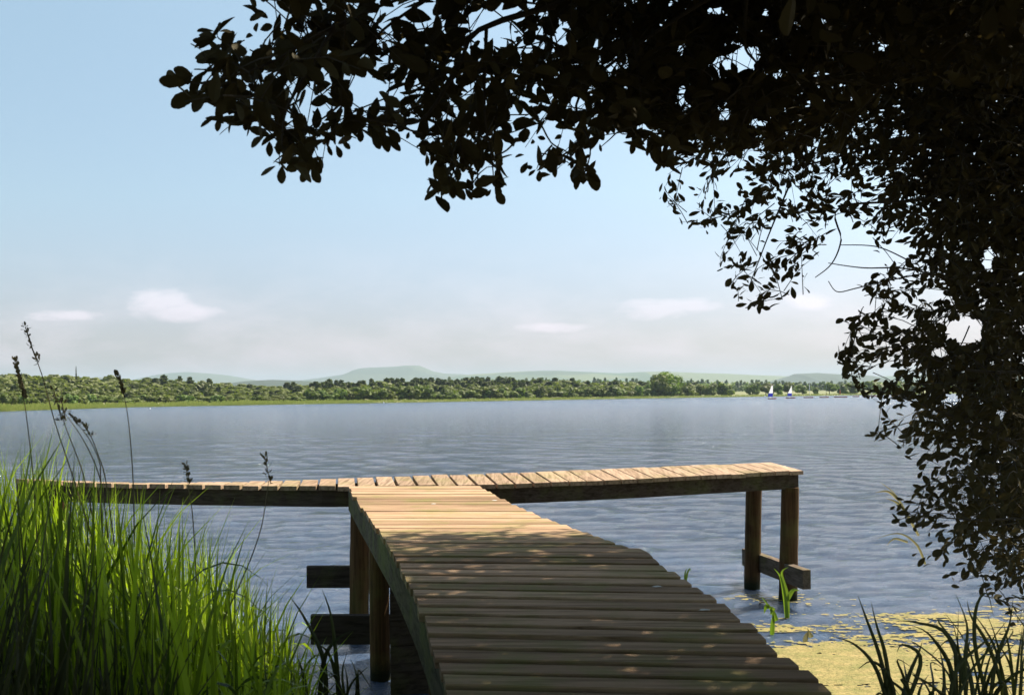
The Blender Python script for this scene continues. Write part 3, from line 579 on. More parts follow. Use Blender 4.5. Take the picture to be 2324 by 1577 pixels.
# ------------------------------------------------------------------ grasses
def blades(mb, root, tip, bend, width, nrm, col, seg=6):
    """tapering blades from root to tip, bowed by bend"""
    n = len(root); t = np.linspace(0, 1, seg + 1); V = []
    ax = tip - root
    for k, f in enumerate(t):
        c = root + ax * f + bend * (f * (1 - f) * 2)[..., None] if hasattr(f, '__len__') else root + ax * f + bend * (f * (1 - f) * 2) 
        wv = width * (1 - f ** 3.2) * (.75 + .5 * math.sin(math.pi * min(1, f + .25)) ) * .5
        V.append(c - nrm * wv[:, None]); V.append(c + nrm * wv[:, None])
    V = np.stack(V, 1); k2 = 2 * (seg + 1); b_ = (np.arange(n) * k2)[:, None, None]
    Fb = np.array([[2 * k, 2 * k + 1, 2 * k + 3, 2 * k + 2] for k in range(seg)])
    mb.add(V, (Fb[None] + b_).reshape(-1, 4), np.repeat(col, k2))
ex = [-200, 20, 100, 180, 300, 340, 400, 480, 520, 560, 600, 650, 700, 735, 760]; ey = [1010, 1020, 1035, 1062, 1105, 1130, 1175, 1210, 1235, 1262, 1310, 1370, 1480, 1600, 1720]
n = 8200
gx_ = rng.uniform(-5.2, -.55, n); gy_ = rng.uniform(2.7, 6.4, n); gz = bank_z(gx_, gy_)
pxr, _ = PX(np.stack([gx_, gy_, gz], -1)); env = np.interp(pxr, ex, ey) + (fbm(pxr / 26. + 9, gy_ * 1.5, 91, 3) - .42) * 150; ztop = P(pxr, env, gy_)[:, 2]
hgt = (ztop - gz) * (1.1 - .55 * rng.random(n) ** 1.3)
ok = (hgt > .18) & (pxr < 745) & (pxr > -350); gx_, gy_, gz, hgt = gx_[ok], gy_[ok], gz[ok], hgt[ok]; n = len(gx_)
root = np.stack([gx_, gy_, gz - .05], -1); az = rng.uniform(0, 6.28, n); ln = rng.gamma(1.8, .07, n) * hgt
tip = root + np.stack([np.cos(az) * ln - .06 * hgt, np.sin(az) * ln * .6, hgt], -1)
az2 = az + math.pi; bend = np.stack([np.cos(az2) * ln * .6, np.sin(az2) * ln * .4, ln * .55], -1)
fa = rng.uniform(0, 3.14, n); nrm = np.stack([np.cos(fa), np.sin(fa), np.zeros(n)], -1)
mb = MB(); blades(mb, root, tip, bend, rng.uniform(.011, .028, n), nrm, rng.random(n))
# bent-over blades
k = rng.choice(n, 2600, replace=False); r2 = root[k] + [0, 0, 1] * (hgt[k] * rng.uniform(.3, .75, 2600))[:, None]; a3 = rng.uniform(0, 6.28, 2600); l3 = rng.uniform(.12, .4, 2600)
t3 = r2 + np.stack([np.cos(a3) * l3, np.sin(a3) * l3 * .7, l3 * rng.uniform(-.4, .3, 2600)], -1)
blades(mb, r2, t3, np.stack([0 * l3, 0 * l3, l3 * .8], -1), rng.uniform(.006, .013, 2600), unit(np.stack([-np.sin(a3), np.cos(a3), rng.normal(0, .5, 2600)], -1)), rng.random(2600))
tag(mb.build('reed_grass', MT['grass']), 'tall bright green reed grass growing thickly on the left bank', 'grass', kind='stuff')
# dark undergrowth in the lower left corner
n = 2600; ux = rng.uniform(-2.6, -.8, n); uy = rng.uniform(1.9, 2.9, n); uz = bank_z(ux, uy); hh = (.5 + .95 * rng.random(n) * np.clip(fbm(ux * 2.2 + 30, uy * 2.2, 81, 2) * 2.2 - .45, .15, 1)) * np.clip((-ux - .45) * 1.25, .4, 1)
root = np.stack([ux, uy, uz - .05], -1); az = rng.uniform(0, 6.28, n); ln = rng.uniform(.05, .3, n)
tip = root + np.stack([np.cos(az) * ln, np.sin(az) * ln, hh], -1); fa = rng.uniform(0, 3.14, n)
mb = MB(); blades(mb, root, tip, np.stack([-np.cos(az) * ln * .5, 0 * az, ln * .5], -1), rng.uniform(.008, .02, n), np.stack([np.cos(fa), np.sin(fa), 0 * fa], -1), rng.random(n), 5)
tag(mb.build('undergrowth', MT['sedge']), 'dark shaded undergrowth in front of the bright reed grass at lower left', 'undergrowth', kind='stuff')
def one_blade(mb, pts, w0, col=.5, face=None):
    q = smooth(P(*[np.array(c, float) for c in zip(*pts)]), 14); t = unit(np.gradient(q, axis=0)); vd = unit(q - EYE)
    s0 = unit(np.cross(t, vd)); f = np.linspace(0, 1, 14); wv = w0 * np.clip(1.02 - f ** 2.5, .02, 1) * (.6 + .4 * np.sin(np.pi * np.clip(f + .2, 0, 1))) * .5
    dep = np.cross(s0, t)
    V = np.stack([q - s0 * wv[:, None], q - dep * wv[:, None] * .35, q + s0 * wv[:, None]], 1).reshape(-1, 3)
    mb.add(V, [[3 * i + j, 3 * i + j + 1, 3 * i + j + 4, 3 * i + j + 3] for i in range(13) for j in (0, 1)], col)
# sedge clumps, lower right: (list of hand-set blades, random filler)
def clump(name, label, base_px, d0, hand, nrand, spread, hmax, matk='sedge', w0=.014, cat='sedge', lean=0, group=None):
    b0 = P(base_px[0], base_px[1], d0); mb = MB()
    for h_ in hand: one_blade(mb, [(a, b_, d0 + (c if len(h_) else 0)) for a, b_, c in h_], w0, rng.random())
    for _ in range(nrand):
        x0 = base_px[0] + rng.uniform(-spread, spread); tx = x0 + rng.normal(lean, spread * .55); ty = base_px[1] - hmax * rng.uniform(.3, 1)
        mx = x0 + (tx - x0) * .35 + rng.normal(0, 6); my = base_px[1] + (ty - base_px[1]) * .65
        pts = [(x0, base_px[1], d0 + rng.uniform(-.1, .2)), (mx, my, d0), (tx, ty, d0 + rng.uniform(-.2, .2))]
        if rng.random() < .35: pts.append((tx + rng.choice([-1, 1]) * rng.uniform(25, 60), ty + rng.uniform(15, 60), d0))
        one_blade(mb, pts, w0 * rng.uniform(.45, .95), rng.random())
    q = b0.copy(); o = mb.build(name, MT[matk], loc=q); tag(o, label, cat, group); return o
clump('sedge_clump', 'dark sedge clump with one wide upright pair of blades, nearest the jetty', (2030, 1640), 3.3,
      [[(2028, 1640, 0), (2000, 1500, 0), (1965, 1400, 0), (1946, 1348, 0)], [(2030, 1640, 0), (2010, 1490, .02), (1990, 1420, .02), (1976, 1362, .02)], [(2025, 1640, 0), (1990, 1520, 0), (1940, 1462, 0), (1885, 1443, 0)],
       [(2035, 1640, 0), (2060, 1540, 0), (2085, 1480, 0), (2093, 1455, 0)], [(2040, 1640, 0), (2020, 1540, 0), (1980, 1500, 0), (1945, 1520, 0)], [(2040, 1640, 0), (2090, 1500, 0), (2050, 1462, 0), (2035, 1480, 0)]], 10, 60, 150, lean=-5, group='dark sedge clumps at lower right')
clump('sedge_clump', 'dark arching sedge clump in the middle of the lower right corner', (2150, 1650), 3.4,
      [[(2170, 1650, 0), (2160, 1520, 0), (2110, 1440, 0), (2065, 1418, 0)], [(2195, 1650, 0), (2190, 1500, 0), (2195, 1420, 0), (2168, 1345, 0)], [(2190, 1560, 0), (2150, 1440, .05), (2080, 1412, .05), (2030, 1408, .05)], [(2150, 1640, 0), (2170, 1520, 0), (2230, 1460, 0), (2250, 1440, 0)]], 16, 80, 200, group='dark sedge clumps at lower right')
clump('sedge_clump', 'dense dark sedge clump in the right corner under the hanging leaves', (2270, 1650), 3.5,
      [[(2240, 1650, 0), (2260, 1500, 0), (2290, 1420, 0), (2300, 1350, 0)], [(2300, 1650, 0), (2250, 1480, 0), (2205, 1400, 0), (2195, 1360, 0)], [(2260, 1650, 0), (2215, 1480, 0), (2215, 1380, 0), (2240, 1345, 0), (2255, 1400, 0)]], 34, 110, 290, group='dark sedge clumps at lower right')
clump('flag_leaf_plant', 'dark strap-leaved plant standing in the water left of the jetty', (765, 1640), 3.9,
      [[(740, 1640, 0), (735, 1500, 0), (690, 1400, 0), (655, 1350, 0)], [(770, 1640, 0), (765, 1520, 0), (752, 1400, 0), (730, 1335, 0)], [(790, 1640, 0), (770, 1560, 0), (745, 1480, 0), (712, 1460, 0)], [(720, 1640, 0), (735, 1500, 0), (765, 1450, 0), (800, 1430, 0)], [(700, 1640, 0), (690, 1540, 0), (675, 1490, 0)]], 16, 55, 165, w0=.019, cat='plant')
# green sprouts standing in the algae
for lab, base, hand, mk in (('green sprout rising from the algae in front of the near right post', (1786, 1404), [[(1786, 1404, 0), (1782, 1360, 0), (1772, 1310, 0), (1756, 1289, 0)], [(1787, 1404, 0), (1786, 1350, 0), (1774, 1300, 0), (1790, 1286, 0)], [(1786, 1362, 0), (1800, 1339, 0), (1815, 1340, 0)]], 'sprout'),
    ('broken pale green sprout in the algae left of the near right post', (1752, 1440), [[(1762, 1408, 0), (1752, 1385, 0), (1728, 1353, 0)], [(1752, 1440, 0), (1754, 1410, 0), (1756, 1385, 0)], [(1745, 1374, 0), (1738, 1378, 0), (1734, 1392, 0)], [(1756, 1378, 0), (1752, 1384, 0), (1748, 1395, 0)]], 'sprout'),
    ('small yellowish sprout alone in the open algae', (1826, 1456), [[(1826, 1456, 0), (1831, 1440, 0), (1836, 1430, 0)], [(1842, 1446, 0), (1838, 1438, 0), (1832, 1424, 0)]], 'pale'),
    ('small dark sprig poking up behind the right edge of the walkway', (1555, 1330), [[(1555, 1330, 0), (1555, 1300, 0), (1560, 1288, 0)], [(1555, 1330, 0), (1560, 1300, 0), (1566, 1290, 0), (1568, 1298, 0)]], 'sprout')):
    clump('sprout', lab, base, float(DW(*base)) if base[0] != 1555 else 6.2, hand, 0, 1, 1, mk, .045 if base[0] != 1555 else .012, 'sprout', group='sprouts by the jetty')
clump('pale_reed', 'thin pale reed leaning out over the water from the lower right leaves', (2085, 1215), 7.2, [[(2085, 1215, 0), (2060, 1170, 0), (2030, 1120, 0), (1995, 1092, 0)], [(2040, 1135, 0), (2015, 1115, 0), (1985, 1118, 0)], [(2055, 1160, 0), (2035, 1140, 0), (2010, 1130, 0)]], 0, 1, 1, 'pale', .02, 'reed')
clump('pale_reed', 'thin pale reed lying low over the water, below the leaning one', (2100, 1280), 7.6, [[(2100, 1280, 0), (2080, 1235, 0), (2040, 1210, 0), (1988, 1222, 0)], [(2060, 1230, 0), (2030, 1222, 0), (2012, 1238, 0)]], 0, 1, 1, 'pale', .018, 'reed')
# tall flowering grass stems on the left
def seed_stem(label, pts, head, d0, hw=.012, spread=1.):
    base = P(pts[0][0], pts[0][1], d0); root = empty('grass_stem', base); tag(root, label, 'grass', 'tall flowering grass stems')
    mb = MB(); q = smooth(P(np.array([p[0] for p in pts], float), np.array([p[1] for p in pts], float), d0 * np.ones(len(pts))), 16)
    tube(mb, q, np.linspace(.0026, .0012, 16), 4, rng.random()); mb.build('stem', MT['straw'], root, loc=base)
    hb = MB(); hp = P(np.array([h_[0] for h_ in head], float), np.array([h_[1] for h_ in head], float), d0 * np.ones(len(head))); hq = smooth(hp, 14)
    ax = unit(np.gradient(hq, axis=0)); nn_ = 0
    for i in range(14):
        dens = 5 if spread <= 1 else 3
        if spread > 1 and i in (3, 4, 7, 8, 11): continue
        for _ in range(dens):
            sd = unit(rng.standard_normal(3)); a = unit(ax[i] * (1.6 if spread <= 1 else .8) + sd * .8 * spread)
            leaves(hb, (hq[i] + sd * .002)[None], a[None], sd[None], np.array([.0115 * rng.uniform(.8, 1.3) * (1.25 if spread > 1 else 1) * hw / .012]), np.array([rng.random()]), 1.)
    tube(hb, hq, [.0018] * 14, 4, .5); hb.build('seed_head', MT['straw'], root, loc=base)
for a in (('tallest flowering grass stem with a thin open seed head, left side', [(215, 1240), (165, 1080), (125, 960), (95, 850), (72, 790), (58, 744)], [(88, 822), (74, 792), (66, 765), (57, 742)], 3.6, .014, 1.5),
          ('flowering grass stem with a dense dark spike at the left edge', [(85, 1240), (75, 1080), (58, 930), (46, 865)], [(60, 905), (47, 870), (36, 820)], 3.5, .017, 1.),
          ('flowering grass stem with a bushy dark seed head, left of a twin', [(215, 1200), (190, 1080), (155, 985), (132, 920)], [(140, 955), (134, 930), (122, 885)], 3.5, .016, 1.6),
          ('flowering grass stem with a bushy dark seed head, right of a twin', [(245, 1220), (228, 1090), (190, 1000), (145, 935)], [(150, 955), (144, 930), (138, 900)], 3.55, .016, 1.6),
          ('flowering grass stem with a small drooping seed head', [(260, 1240), (240, 1090), (222, 1030), (206, 990), (180, 952)], [(207, 992), (195, 970), (178, 952)], 3.7, .014, 1.2),
          ('thin straight flowering grass stem with a narrow spike', [(305, 1240), (302, 1090), (292, 960), (280, 890)], [(281, 895), (276, 872), (266, 850)], 3.7, .015, 1.),
          ('short flowering grass stem with a loose head against the platform', [(446, 1320), (438, 1180), (430, 1120), (426, 1090)], [(430, 1098), (427, 1080), (420, 1056)], 3.9, .015, 1.4),
          ('flowering grass stem crossing the platform nearest the walkway', [(505, 1410), (560, 1290), (592, 1200), (604, 1130), (610, 1090)], [(614, 1096), (608, 1070), (602, 1040)], 3.9, .017, 1.4),
          ('bare bent grass stem beside the bushy seed heads', [(232, 1240), (228, 1080), (226, 1050), (205, 1000), (175, 960)], [(176, 962), (168, 950), (160, 940)], 3.6, .008, 1.)):
    seed_stem(*a)

# ------------------------------------------------------------------ far shore
sxp = np.array([-900, 0, 50, 300, 700, 1000, 1300, 1600, 1900, 2324, 3200.]); syp = np.array([960, 934, 932, 924, 917, 912, 907, 902, 897.5, 891, 882.])
def shoreY(px): return np.interp(px, sxp, syp)
def shoreD(px): px = np.asarray(px, float); return DW(px, shoreY(px))
def rise(px, off):      # height of the land, off metres behind the shoreline
    A = np.interp(px, [-900, 0, 350, 700, 1200, 3000], [5., 4.0, 2.2, 1.0, .8, .8]); t = np.clip(off / 110., 0, 1)
    return -.4 + .75 * np.clip(off / 2.5, 0, 1) + A * t * t * (3 - 2 * t)
cols = np.linspace(-900, 3200, 420); offs = np.array([-2, 0, 1, 2.5, 6, 12, 25, 45, 70, 110, 160, 250, 400, 700, 1200, 2200, 4000, 8600.])
V = []
for of in offs:
    dsh = shoreD(cols) + np.interp(cols * 3, [0, 9e9], [0, 0]) + 1.3 * np.sin(cols * .13) * .6 + of
    q = P(cols, PY, dsh); z = rise(cols, of); V.append(np.stack([q[:, 0], dsh, z], -1))
V = np.array(V); ncx = len(cols); idx = np.arange(len(offs) - 1)[:, None] * ncx + np.arange(ncx - 1)[None]
m, N = mat('meadow'); tcn = N.n('ShaderNodeTexCoord'); co = tcn.outputs['Object']
c = N.mix(N.ramp(N.noise(co, .03, 5, .6), [(.4, 0.), (.6, 1.)]), (.075, .095, .02), (.17, .155, .055)); c = N.mix(N.ramp(N.noise(co, .4, 4), [(.4, .6), (.6, 0.)]), c, (.05, .075, .018))
b = N.n('ShaderNodeBsdfPrincipled'); N.l(c, b.inputs['Base Color']); b.inputs['Roughness'].default_value = .9; out(N, b.outputs[0])
tag(MB().add(V, np.stack([idx, idx + 1, idx + ncx + 1, idx + ncx], -1).reshape(-1, 4)).build('far_ground', m, smooth=True), kind='structure')
def land(px, of): dd_q = float(shoreD(px)) + of; q = P(px, PY, dd_q); return np.array([q[0], dd_q, float(rise(px, of))])
# reed fringe on the far shore
n = 16000; px = rng.uniform(-60, 2324, n); of = rng.uniform(-.5, 1, n) ** 2 * 7; of[px > 850] *= .6
dsh = shoreD(px) + of; q = P(px, PY, dsh); root = np.stack([q[:, 0], dsh, rise(px, of)], -1)
hh = rng.uniform(.5, 1.1, n) * np.interp(px, [0, 600, 900, 1700, 2324], [.85, .75, .5, .55, .6]) * (.7 + .6 * fbm(px / 40., px * 0, 77))
tip = root + np.stack([rng.normal(0, .12, n), 0 * hh, hh], -1)
mb = MB(); blades(mb, root, tip, np.zeros((n, 3)), rng.uniform(.12, .3, n), np.tile([1., 0, 0], (n, 1)), rng.random(n), 2)
tag(mb.build('reed_bed', MT['reedbed']), 'pale green reed fringe along the far shore of the lake', 'reeds', kind='stuff')
# tree meshes
def crown_quads(rg, C, Rr, n, q, flat=1.):
    k = rg.integers(0, len(C), n); dr = unit(rg.standard_normal((n, 3))); pos = C[k] + dr * (Rr[k] * rg.uniform(.78, 1.06, n))[:, None] * [1, 1, flat]
    nr2 = unit(dr * [1, 1, 1.1] + rg.standard_normal((n, 3)) * .22); a = unit(np.cross(nr2, rg.standard_normal((n, 3)))); b_ = np.cross(nr2, a); s = q * rg.uniform(.5, 1.2, n)[:, None]
    V = np.stack([pos + a * s, pos + b_ * s * .8, pos - a * s, pos - b_ * s * .8], 1); return V, k
def make_tree(kind, seed, n=620, unitq=.095):
    """crown of many leaf clumps, unit height"""
    rg = np.random.default_rng(seed); lm = MB()
    if kind == 'con':
        z = rg.uniform(.12, 1, n) ** .85; w_ = .2 * (1.03 - z) ** .8 * (1 + .2 * np.sin(z * 55)); a = rg.uniform(0, 6.28, n); rr = w_ * rg.uniform(.55, 1.05, n)
        pos = np.stack([np.cos(a) * rr, np.sin(a) * rr, z], -1); nr2 = unit(np.stack([np.cos(a), np.sin(a), .6 + 0 * a], -1) + rg.standard_normal((n, 3)) * .4)
        aa = unit(np.cross(nr2, rg.standard_normal((n, 3)))); bb = np.cross(nr2, aa); s = unitq * .75 * rg.uniform(.5, 1.2, n)[:, None]; V = np.stack([pos + aa * s, pos + bb * s, pos - aa * s, pos - bb * s], 1); cc = rg.random(n)
    else:
        nb = rg.integers(7, 12); C = np.stack([rg.normal(0, .17, nb), rg.normal(0, .17, nb), rg.uniform(.16, .78, nb)], -1); C[:, :2] *= (1.15 - np.abs(C[:, 2:] - .45)); Rr = rg.uniform(.13, .22, nb)
        C[0] = [0, 0, .5]; Rr[0] = .28; Rr = np.minimum(Rr, 1 - C[:, 2]); V, k = crown_quads(rg, C, Rr, n, unitq); cc = np.clip(rg.normal(.5, .22, n) + (k % 3 - 1) * .15, 0, 1)
    idx = np.arange(len(V) * 4).reshape(-1, 4); lm.add(V, idx, np.repeat(cc, 4))
    tm = MB(); tube(tm, [(0, 0, -.08), (.01, 0, .3), (0, .01, .62)], [.028, .02, .008], 6)
    for _ in range(4):
        a = rg.uniform(0, 6.28); tube(tm, [(0, 0, rg.uniform(.2, .35)), (.14 * math.cos(a), .14 * math.sin(a), .55)], [.014, .005], 4)
    return lm, tm
NBL, NCO = 7, 3
kinds = {}
for i in range(NBL):
    a, b_ = make_tree('b', 100 + i); kinds['b', i] = (a.mesh('broadleaf_crown', MT['tree']), b_.mesh('broadleaf_trunk', MT['trunk']))
for i in range(NCO):
    a, b_ = make_tree('con', 200 + i); kinds['c', i] = (a.mesh('conifer_crown', MT['con']), b_.mesh('conifer_trunk', MT['trunk']))
a, b_ = make_tree('b', 140, 900, .06); kinds['p', 0] = (a.mesh('pale_crown', MT['palet']), b_.mesh('pale_trunk', MT['trunk']))
for i in range(2):
    a, b_ = make_tree('b', 150 + i, 1700, .045); kinds['B', i] = (a.mesh('big_crown', MT['tree']), b_.mesh('big_trunk', MT['trunk']))
def place_tree(kind, px, ytop, of, wscale, label, group, name='broadleaf_tree', low=None):
    q = land(px, of); zt = float(P(px, ytop, q[1])[2]); h = zt - q[2]
    if h < .8: h = .8
    o = empty(name, q); tag(o, label, 'tree' if name != 'shrub' else 'shrub', group); cr, tr = kinds[kind]
    for nm, me in (('crown', cr), ('trunk', tr)):
        c = bpy.data.objects.new(nm, me); link(c, o); c.location = (0, 0, 0)
    wpx = wscale; W = wpx / F * q[1] / .78
    o.scale = (W, W, h); o.rotation_euler.z = rng.uniform(0, 6.28); return o
rx_ = [0, 41, 108, 180, 248, 316, 384, 442, 483, 510, 564, 623, 677, 740, 858, 948, 1038, 1177, 1285, 1339, 1407, 1440, 1475, 1640]
ryt = [841, 841, 844, 848, 846, 851, 854, 857, 861, 866, 868, 872, 868, 863, 860, 859, 859, 856, 857, 863, 857, 862, 863, 870]
def ridge(px): return float(np.interp(px, rx_, ryt))
# front row of the wood: individual trees
G1 = 'broadleaf trees in the front row of the far wood'
x = -20
while x < 1470:
    sh = float(shoreY(x)); rg_ = ridge(x); f = rng.uniform(.18, .45) if x < 700 else rng.uniform(.4, .8)
    yt = sh - 5 - (sh - 5 - rg_) * f; wd = rng.uniform(26, 44)
    lab = ('small rounded tree on the far left shore just behind the reeds' if x < 380 else 'rounded green tree in the front row behind the bright reed strip' if x < 740 else 'mid green tree in the front row of the wood below the flat-topped hill' if x < 1090 else 'mid green tree at the front of the wood towards the tall twin trees')
    place_tree(('b', int(rng.integers(NBL))), x, yt, rng.uniform(8, 13), wd, lab, G1); x += wd * rng.uniform(.42, .62)
# special trees
place_tree(('B', 0), 1493, 843, 16, 52, 'left and slightly lower of two tall trees standing above the far wood', 'tall twin trees')
place_tree(('B', 1), 1527, 836, 18, 76, 'tallest broad tree standing above the far wood, right of its twin', 'tall twin trees')
place_tree(('p', 0), 452, 859, 42, 44, 'pale yellowish tree among the darker ones of the left wood', None)
place_tree(('c', 1), 173, 833, 100, 9, 'lone little tree sticking up above the wood at far left', None, 'lone_tree')
place_tree(('b', 2), 1645, 864, 12, 40, 'round isolated tree right of the far wood, clear of its neighbours', None)
for px, yt, wd, lab in ((1470, 868, 34, 'short tree at the foot of the tall twins on their left'), (1520, 872, 46, 'low rounded tree in front of the tall twins'), (1560, 866, 30, 'tree leaning against the right flank of the tall twins'), (1590, 867, 30, 'small tree at the right end of the wood, second from last'), (1613, 864, 32, 'last tree at the right end of the wood'),
                      (1712, 861, 30, 'dark tree at the left end of the lakeside row behind the sailing boats'), (1738, 866, 36, 'green tree behind the boat with the red-tipped sail'), (1765, 870, 30, 'low tree between the two hoisted sails'), (1788, 863, 28, 'green tree behind the second blue and white sail'),
                      (1822, 869, 30, 'round tree left of the bare white mast'), (1851, 878, 18, 'small round bush-like tree between two bare masts'), (1882, 862, 30, 'greyish tree behind the thin bare mast'), (1912, 868, 30, 'tree behind the orange furled sail'), (1935, 864, 34, 'tree just left of the hanging leaves on the far shore')):
    place_tree(('b', int(rng.integers(NBL))), px, yt, rng.uniform(10, 20), wd, lab, 'trees along the far right shore')
for k in range(16):
    px = 1975 + k * 24; place_tree(('b', k % NBL), px, rng.uniform(858, 872), rng.uniform(12, 40), rng.uniform(28, 44), 'far shore tree glimpsed through the hanging leaves on the right', 'far trees seen through the leaves')
# the mass of the wood behind its front row
def wood_mass(name, label, items, n_each, unitq):
    lm = {'b': MB(), 'c': MB()}; protos = {('b', i): make_tree('b', 300 + i, n_each, unitq) for i in range(6)}; protos.update({('c', i): make_tree('con', 400 + i, n_each, unitq) for i in range(3)})
    for kd, q, W, h in items:
        pm = protos[kd, int(rng.integers(6 if kd == 'b' else 3))][0]; V = np.concatenate(pm.v); a = rng.uniform(0, 6.28); ca, sa = math.cos(a), math.sin(a)
        V = np.stack([(V[:, 0] * ca - V[:, 1] * sa) * W, (V[:, 0] * sa + V[:, 1] * ca) * W, V[:, 2] * h], -1) + q
        lm[kd].add(V, np.concatenate(pm.f), np.clip(np.concatenate(pm.c) * .6 + rng.uniform(0, .4), 0, 1), 0 if kd == 'b' else 1)
    allm = MB(); 
    for kd in lm:
        b0 = lm[kd]; off = allm.n
        for v_, f_, c2, m_ in zip(b0.v, b0.f, b0.c, b0.m): allm.v.append(v_); allm.f.append(f_ + off); allm.c.append(c2); allm.m.append(m_)
        allm.n += b0.n
    return tag(allm.build(name, [MT['tree'], MT['con']]), label, 'wood', kind='stuff')
items = []
for row in range(7):
    f = (row + 1) / 7.; x = -60.
    while x < 1600:
        sh = float(shoreY(x)); rg_ = ridge(x); of = 14 + 95 * f + rng.uniform(-4, 4)
        f0 = .35 if x < 700 else .6
        con = rng.random() < (np.interp(x, [0, 200, 300, 650, 720, 1150, 1250, 1600], [.02, .03, .10, .2, .55, .55, .15, .1]) if f > .5 else .08)
        yt = sh - (sh - rg_) * (f0 + (1 - f0) * f) + (rng.uniform(-1, 2) if con else rng.uniform(-1.5, 3.5)) ; q = land(x, of); h = float(P(x, yt, q[1])[2]) - q[2]
        wd = rng.uniform(20, 36) * (1.7 if f > .8 else 1.3 if f > .6 else 1) if not con else rng.uniform(22, 34)
        items.append(('c' if con else 'b', q, wd / F * q[1] / (.4 if con else .78), max(h, 1.5))); x += wd * rng.uniform(.32, .58)
wood_mass('wood', 'mixed green wood rising behind the far left and middle shore', items, 210, .135)
items = []
for row in range(3):
    x = 1020.
    while x < 2600:
        D0 = 640 + row * 110 + rng.uniform(-20, 20); yt = float(np.interp(x, [1000, 1650, 1850, 2324, 2600], [858, 864, 868, 866, 866])) + 3 - row * 3 + rng.uniform(-1, 2.5)
        q = P(x, PY, D0); q[2] = 1.2; h = float(P(x, yt, D0)[2]) - 1.2; wd = rng.uniform(12, 20); con = rng.random() < .4
        items.append(('c' if con else 'b', q, wd / F * D0 / (.4 if con else .78), h)); x += wd * rng.uniform(.4, .6)
wood_mass('distant_wood', 'hazy grey-green wood across the fields behind the right shore', items, 90, .13)

# hills
def hill(name, prof, D0, depth, colr, seed, base=None):
    px = np.linspace(prof[0][0], prof[-1][0], 160); top = np.interp(px, [p[0] for p in prof], [p[1] for p in prof])
    hor = PY - (px - CX) * .008; hz = np.maximum((hor - top) / F * D0, 0) + 1
    t = np.linspace(-1, 1, 33); V = []
    for tt in t:
        w_ = max(0., 1 - abs(tt)) ; w_ = w_ * w_ * (3 - 2 * w_) if tt < 0 else w_
        dv_ = D0 + tt * depth; X_ = (px - CX) / F * D0
        nz_ = fbm(px / 22. + 40, np.full(160, tt * 4 + 40), seed) - .5
        V.append(np.stack([X_, np.full(160, dv_), hz * w_ * (1 + .18 * nz_ * (1 - w_)) - 1], -1))
    V = np.array(V); idx = np.arange(32)[:, None] * 160 + np.arange(159)[None]
    m, N = mat(name + '_fields'); tcn = N.n('ShaderNodeTexCoord'); co = tcn.outputs['Object']
    vor = N.n('ShaderNodeTexVoronoi'); vor.inputs['Scale'].default_value = .0035; N.l(N.mapping(co, (1, .35, 1)), vor.inputs['Vector'])
    sp = N.n('ShaderNodeSeparateColor'); N.l(vor.outputs['Color'], sp.inputs[0])
    c = N.mix(N.ramp(sp.outputs[0], [(.35, 0.), (.5, 1.)]), colr[0], colr[1]); c = N.mix(N.ramp(N.noise(co, .002, 3), [(.55, 0.), (.6, .8)]), c, colr[2])
    b = N.n('ShaderNodeBsdfPrincipled'); N.l(c, b.inputs['Base Color']); b.inputs['Roughness'].default_value = .95; out(N, b.outputs[0])
    tag(MB().add(V, np.stack([idx, idx + 1, idx + 161, idx + 160], -1).reshape(-1, 4)).build(name, m, smooth=True), kind='structure')
green = ((.03, .06, .025), (.07, .09, .03), (.016, .035, .018)); moor = ((.03, .05, .025), (.045, .06, .03), (.025, .04, .02))
hill('rounded_hill', [(330, 866), (375, 851), (400, 845.5), (430, 843.5), (470, 846), (520, 851), (560, 858), (640, 872)], 5600, 1400, moor, 1)
hill('flat_topped_hill', [(640, 868), (700, 861), (752, 854), (790, 848), (806, 842), (815, 837), (825, 834.5), (850, 833), (900, 831), (925, 828.5), (952, 828.5), (966, 834), (985, 842), (1010, 846.5), (1050, 848), (1075, 851), (1150, 858), (1260, 872)], 5200, 1200, moor, 2)
hill('rolling_hills', [(980, 868), (1040, 852), (1080, 848), (1130, 845), (1200, 841), (1260, 840), (1330, 843), (1400, 846), (1450, 843), (1500, 842), (1570, 845), (1640, 847), (1700, 850), (1780, 853), (1900, 858), (2060, 850), (2324, 848), (2600, 855)], 4200, 1300, green, 3)
hill('wooded_knoll', [(1740, 866), (1790, 852), (1802, 847), (1850, 844.5), (1890, 847), (1960, 850), (2040, 866)], 3000, 500, ((.015, .03, .015), (.025, .04, .015), (.012, .025, .012)), 4)
hill('low_dark_ridge', [(480, 874), (560, 862), (620, 859), (680, 861), (740, 864), (860, 874)], 1900, 300, ((.015, .028, .015), (.02, .035, .015), (.012, .025, .012)), 5)

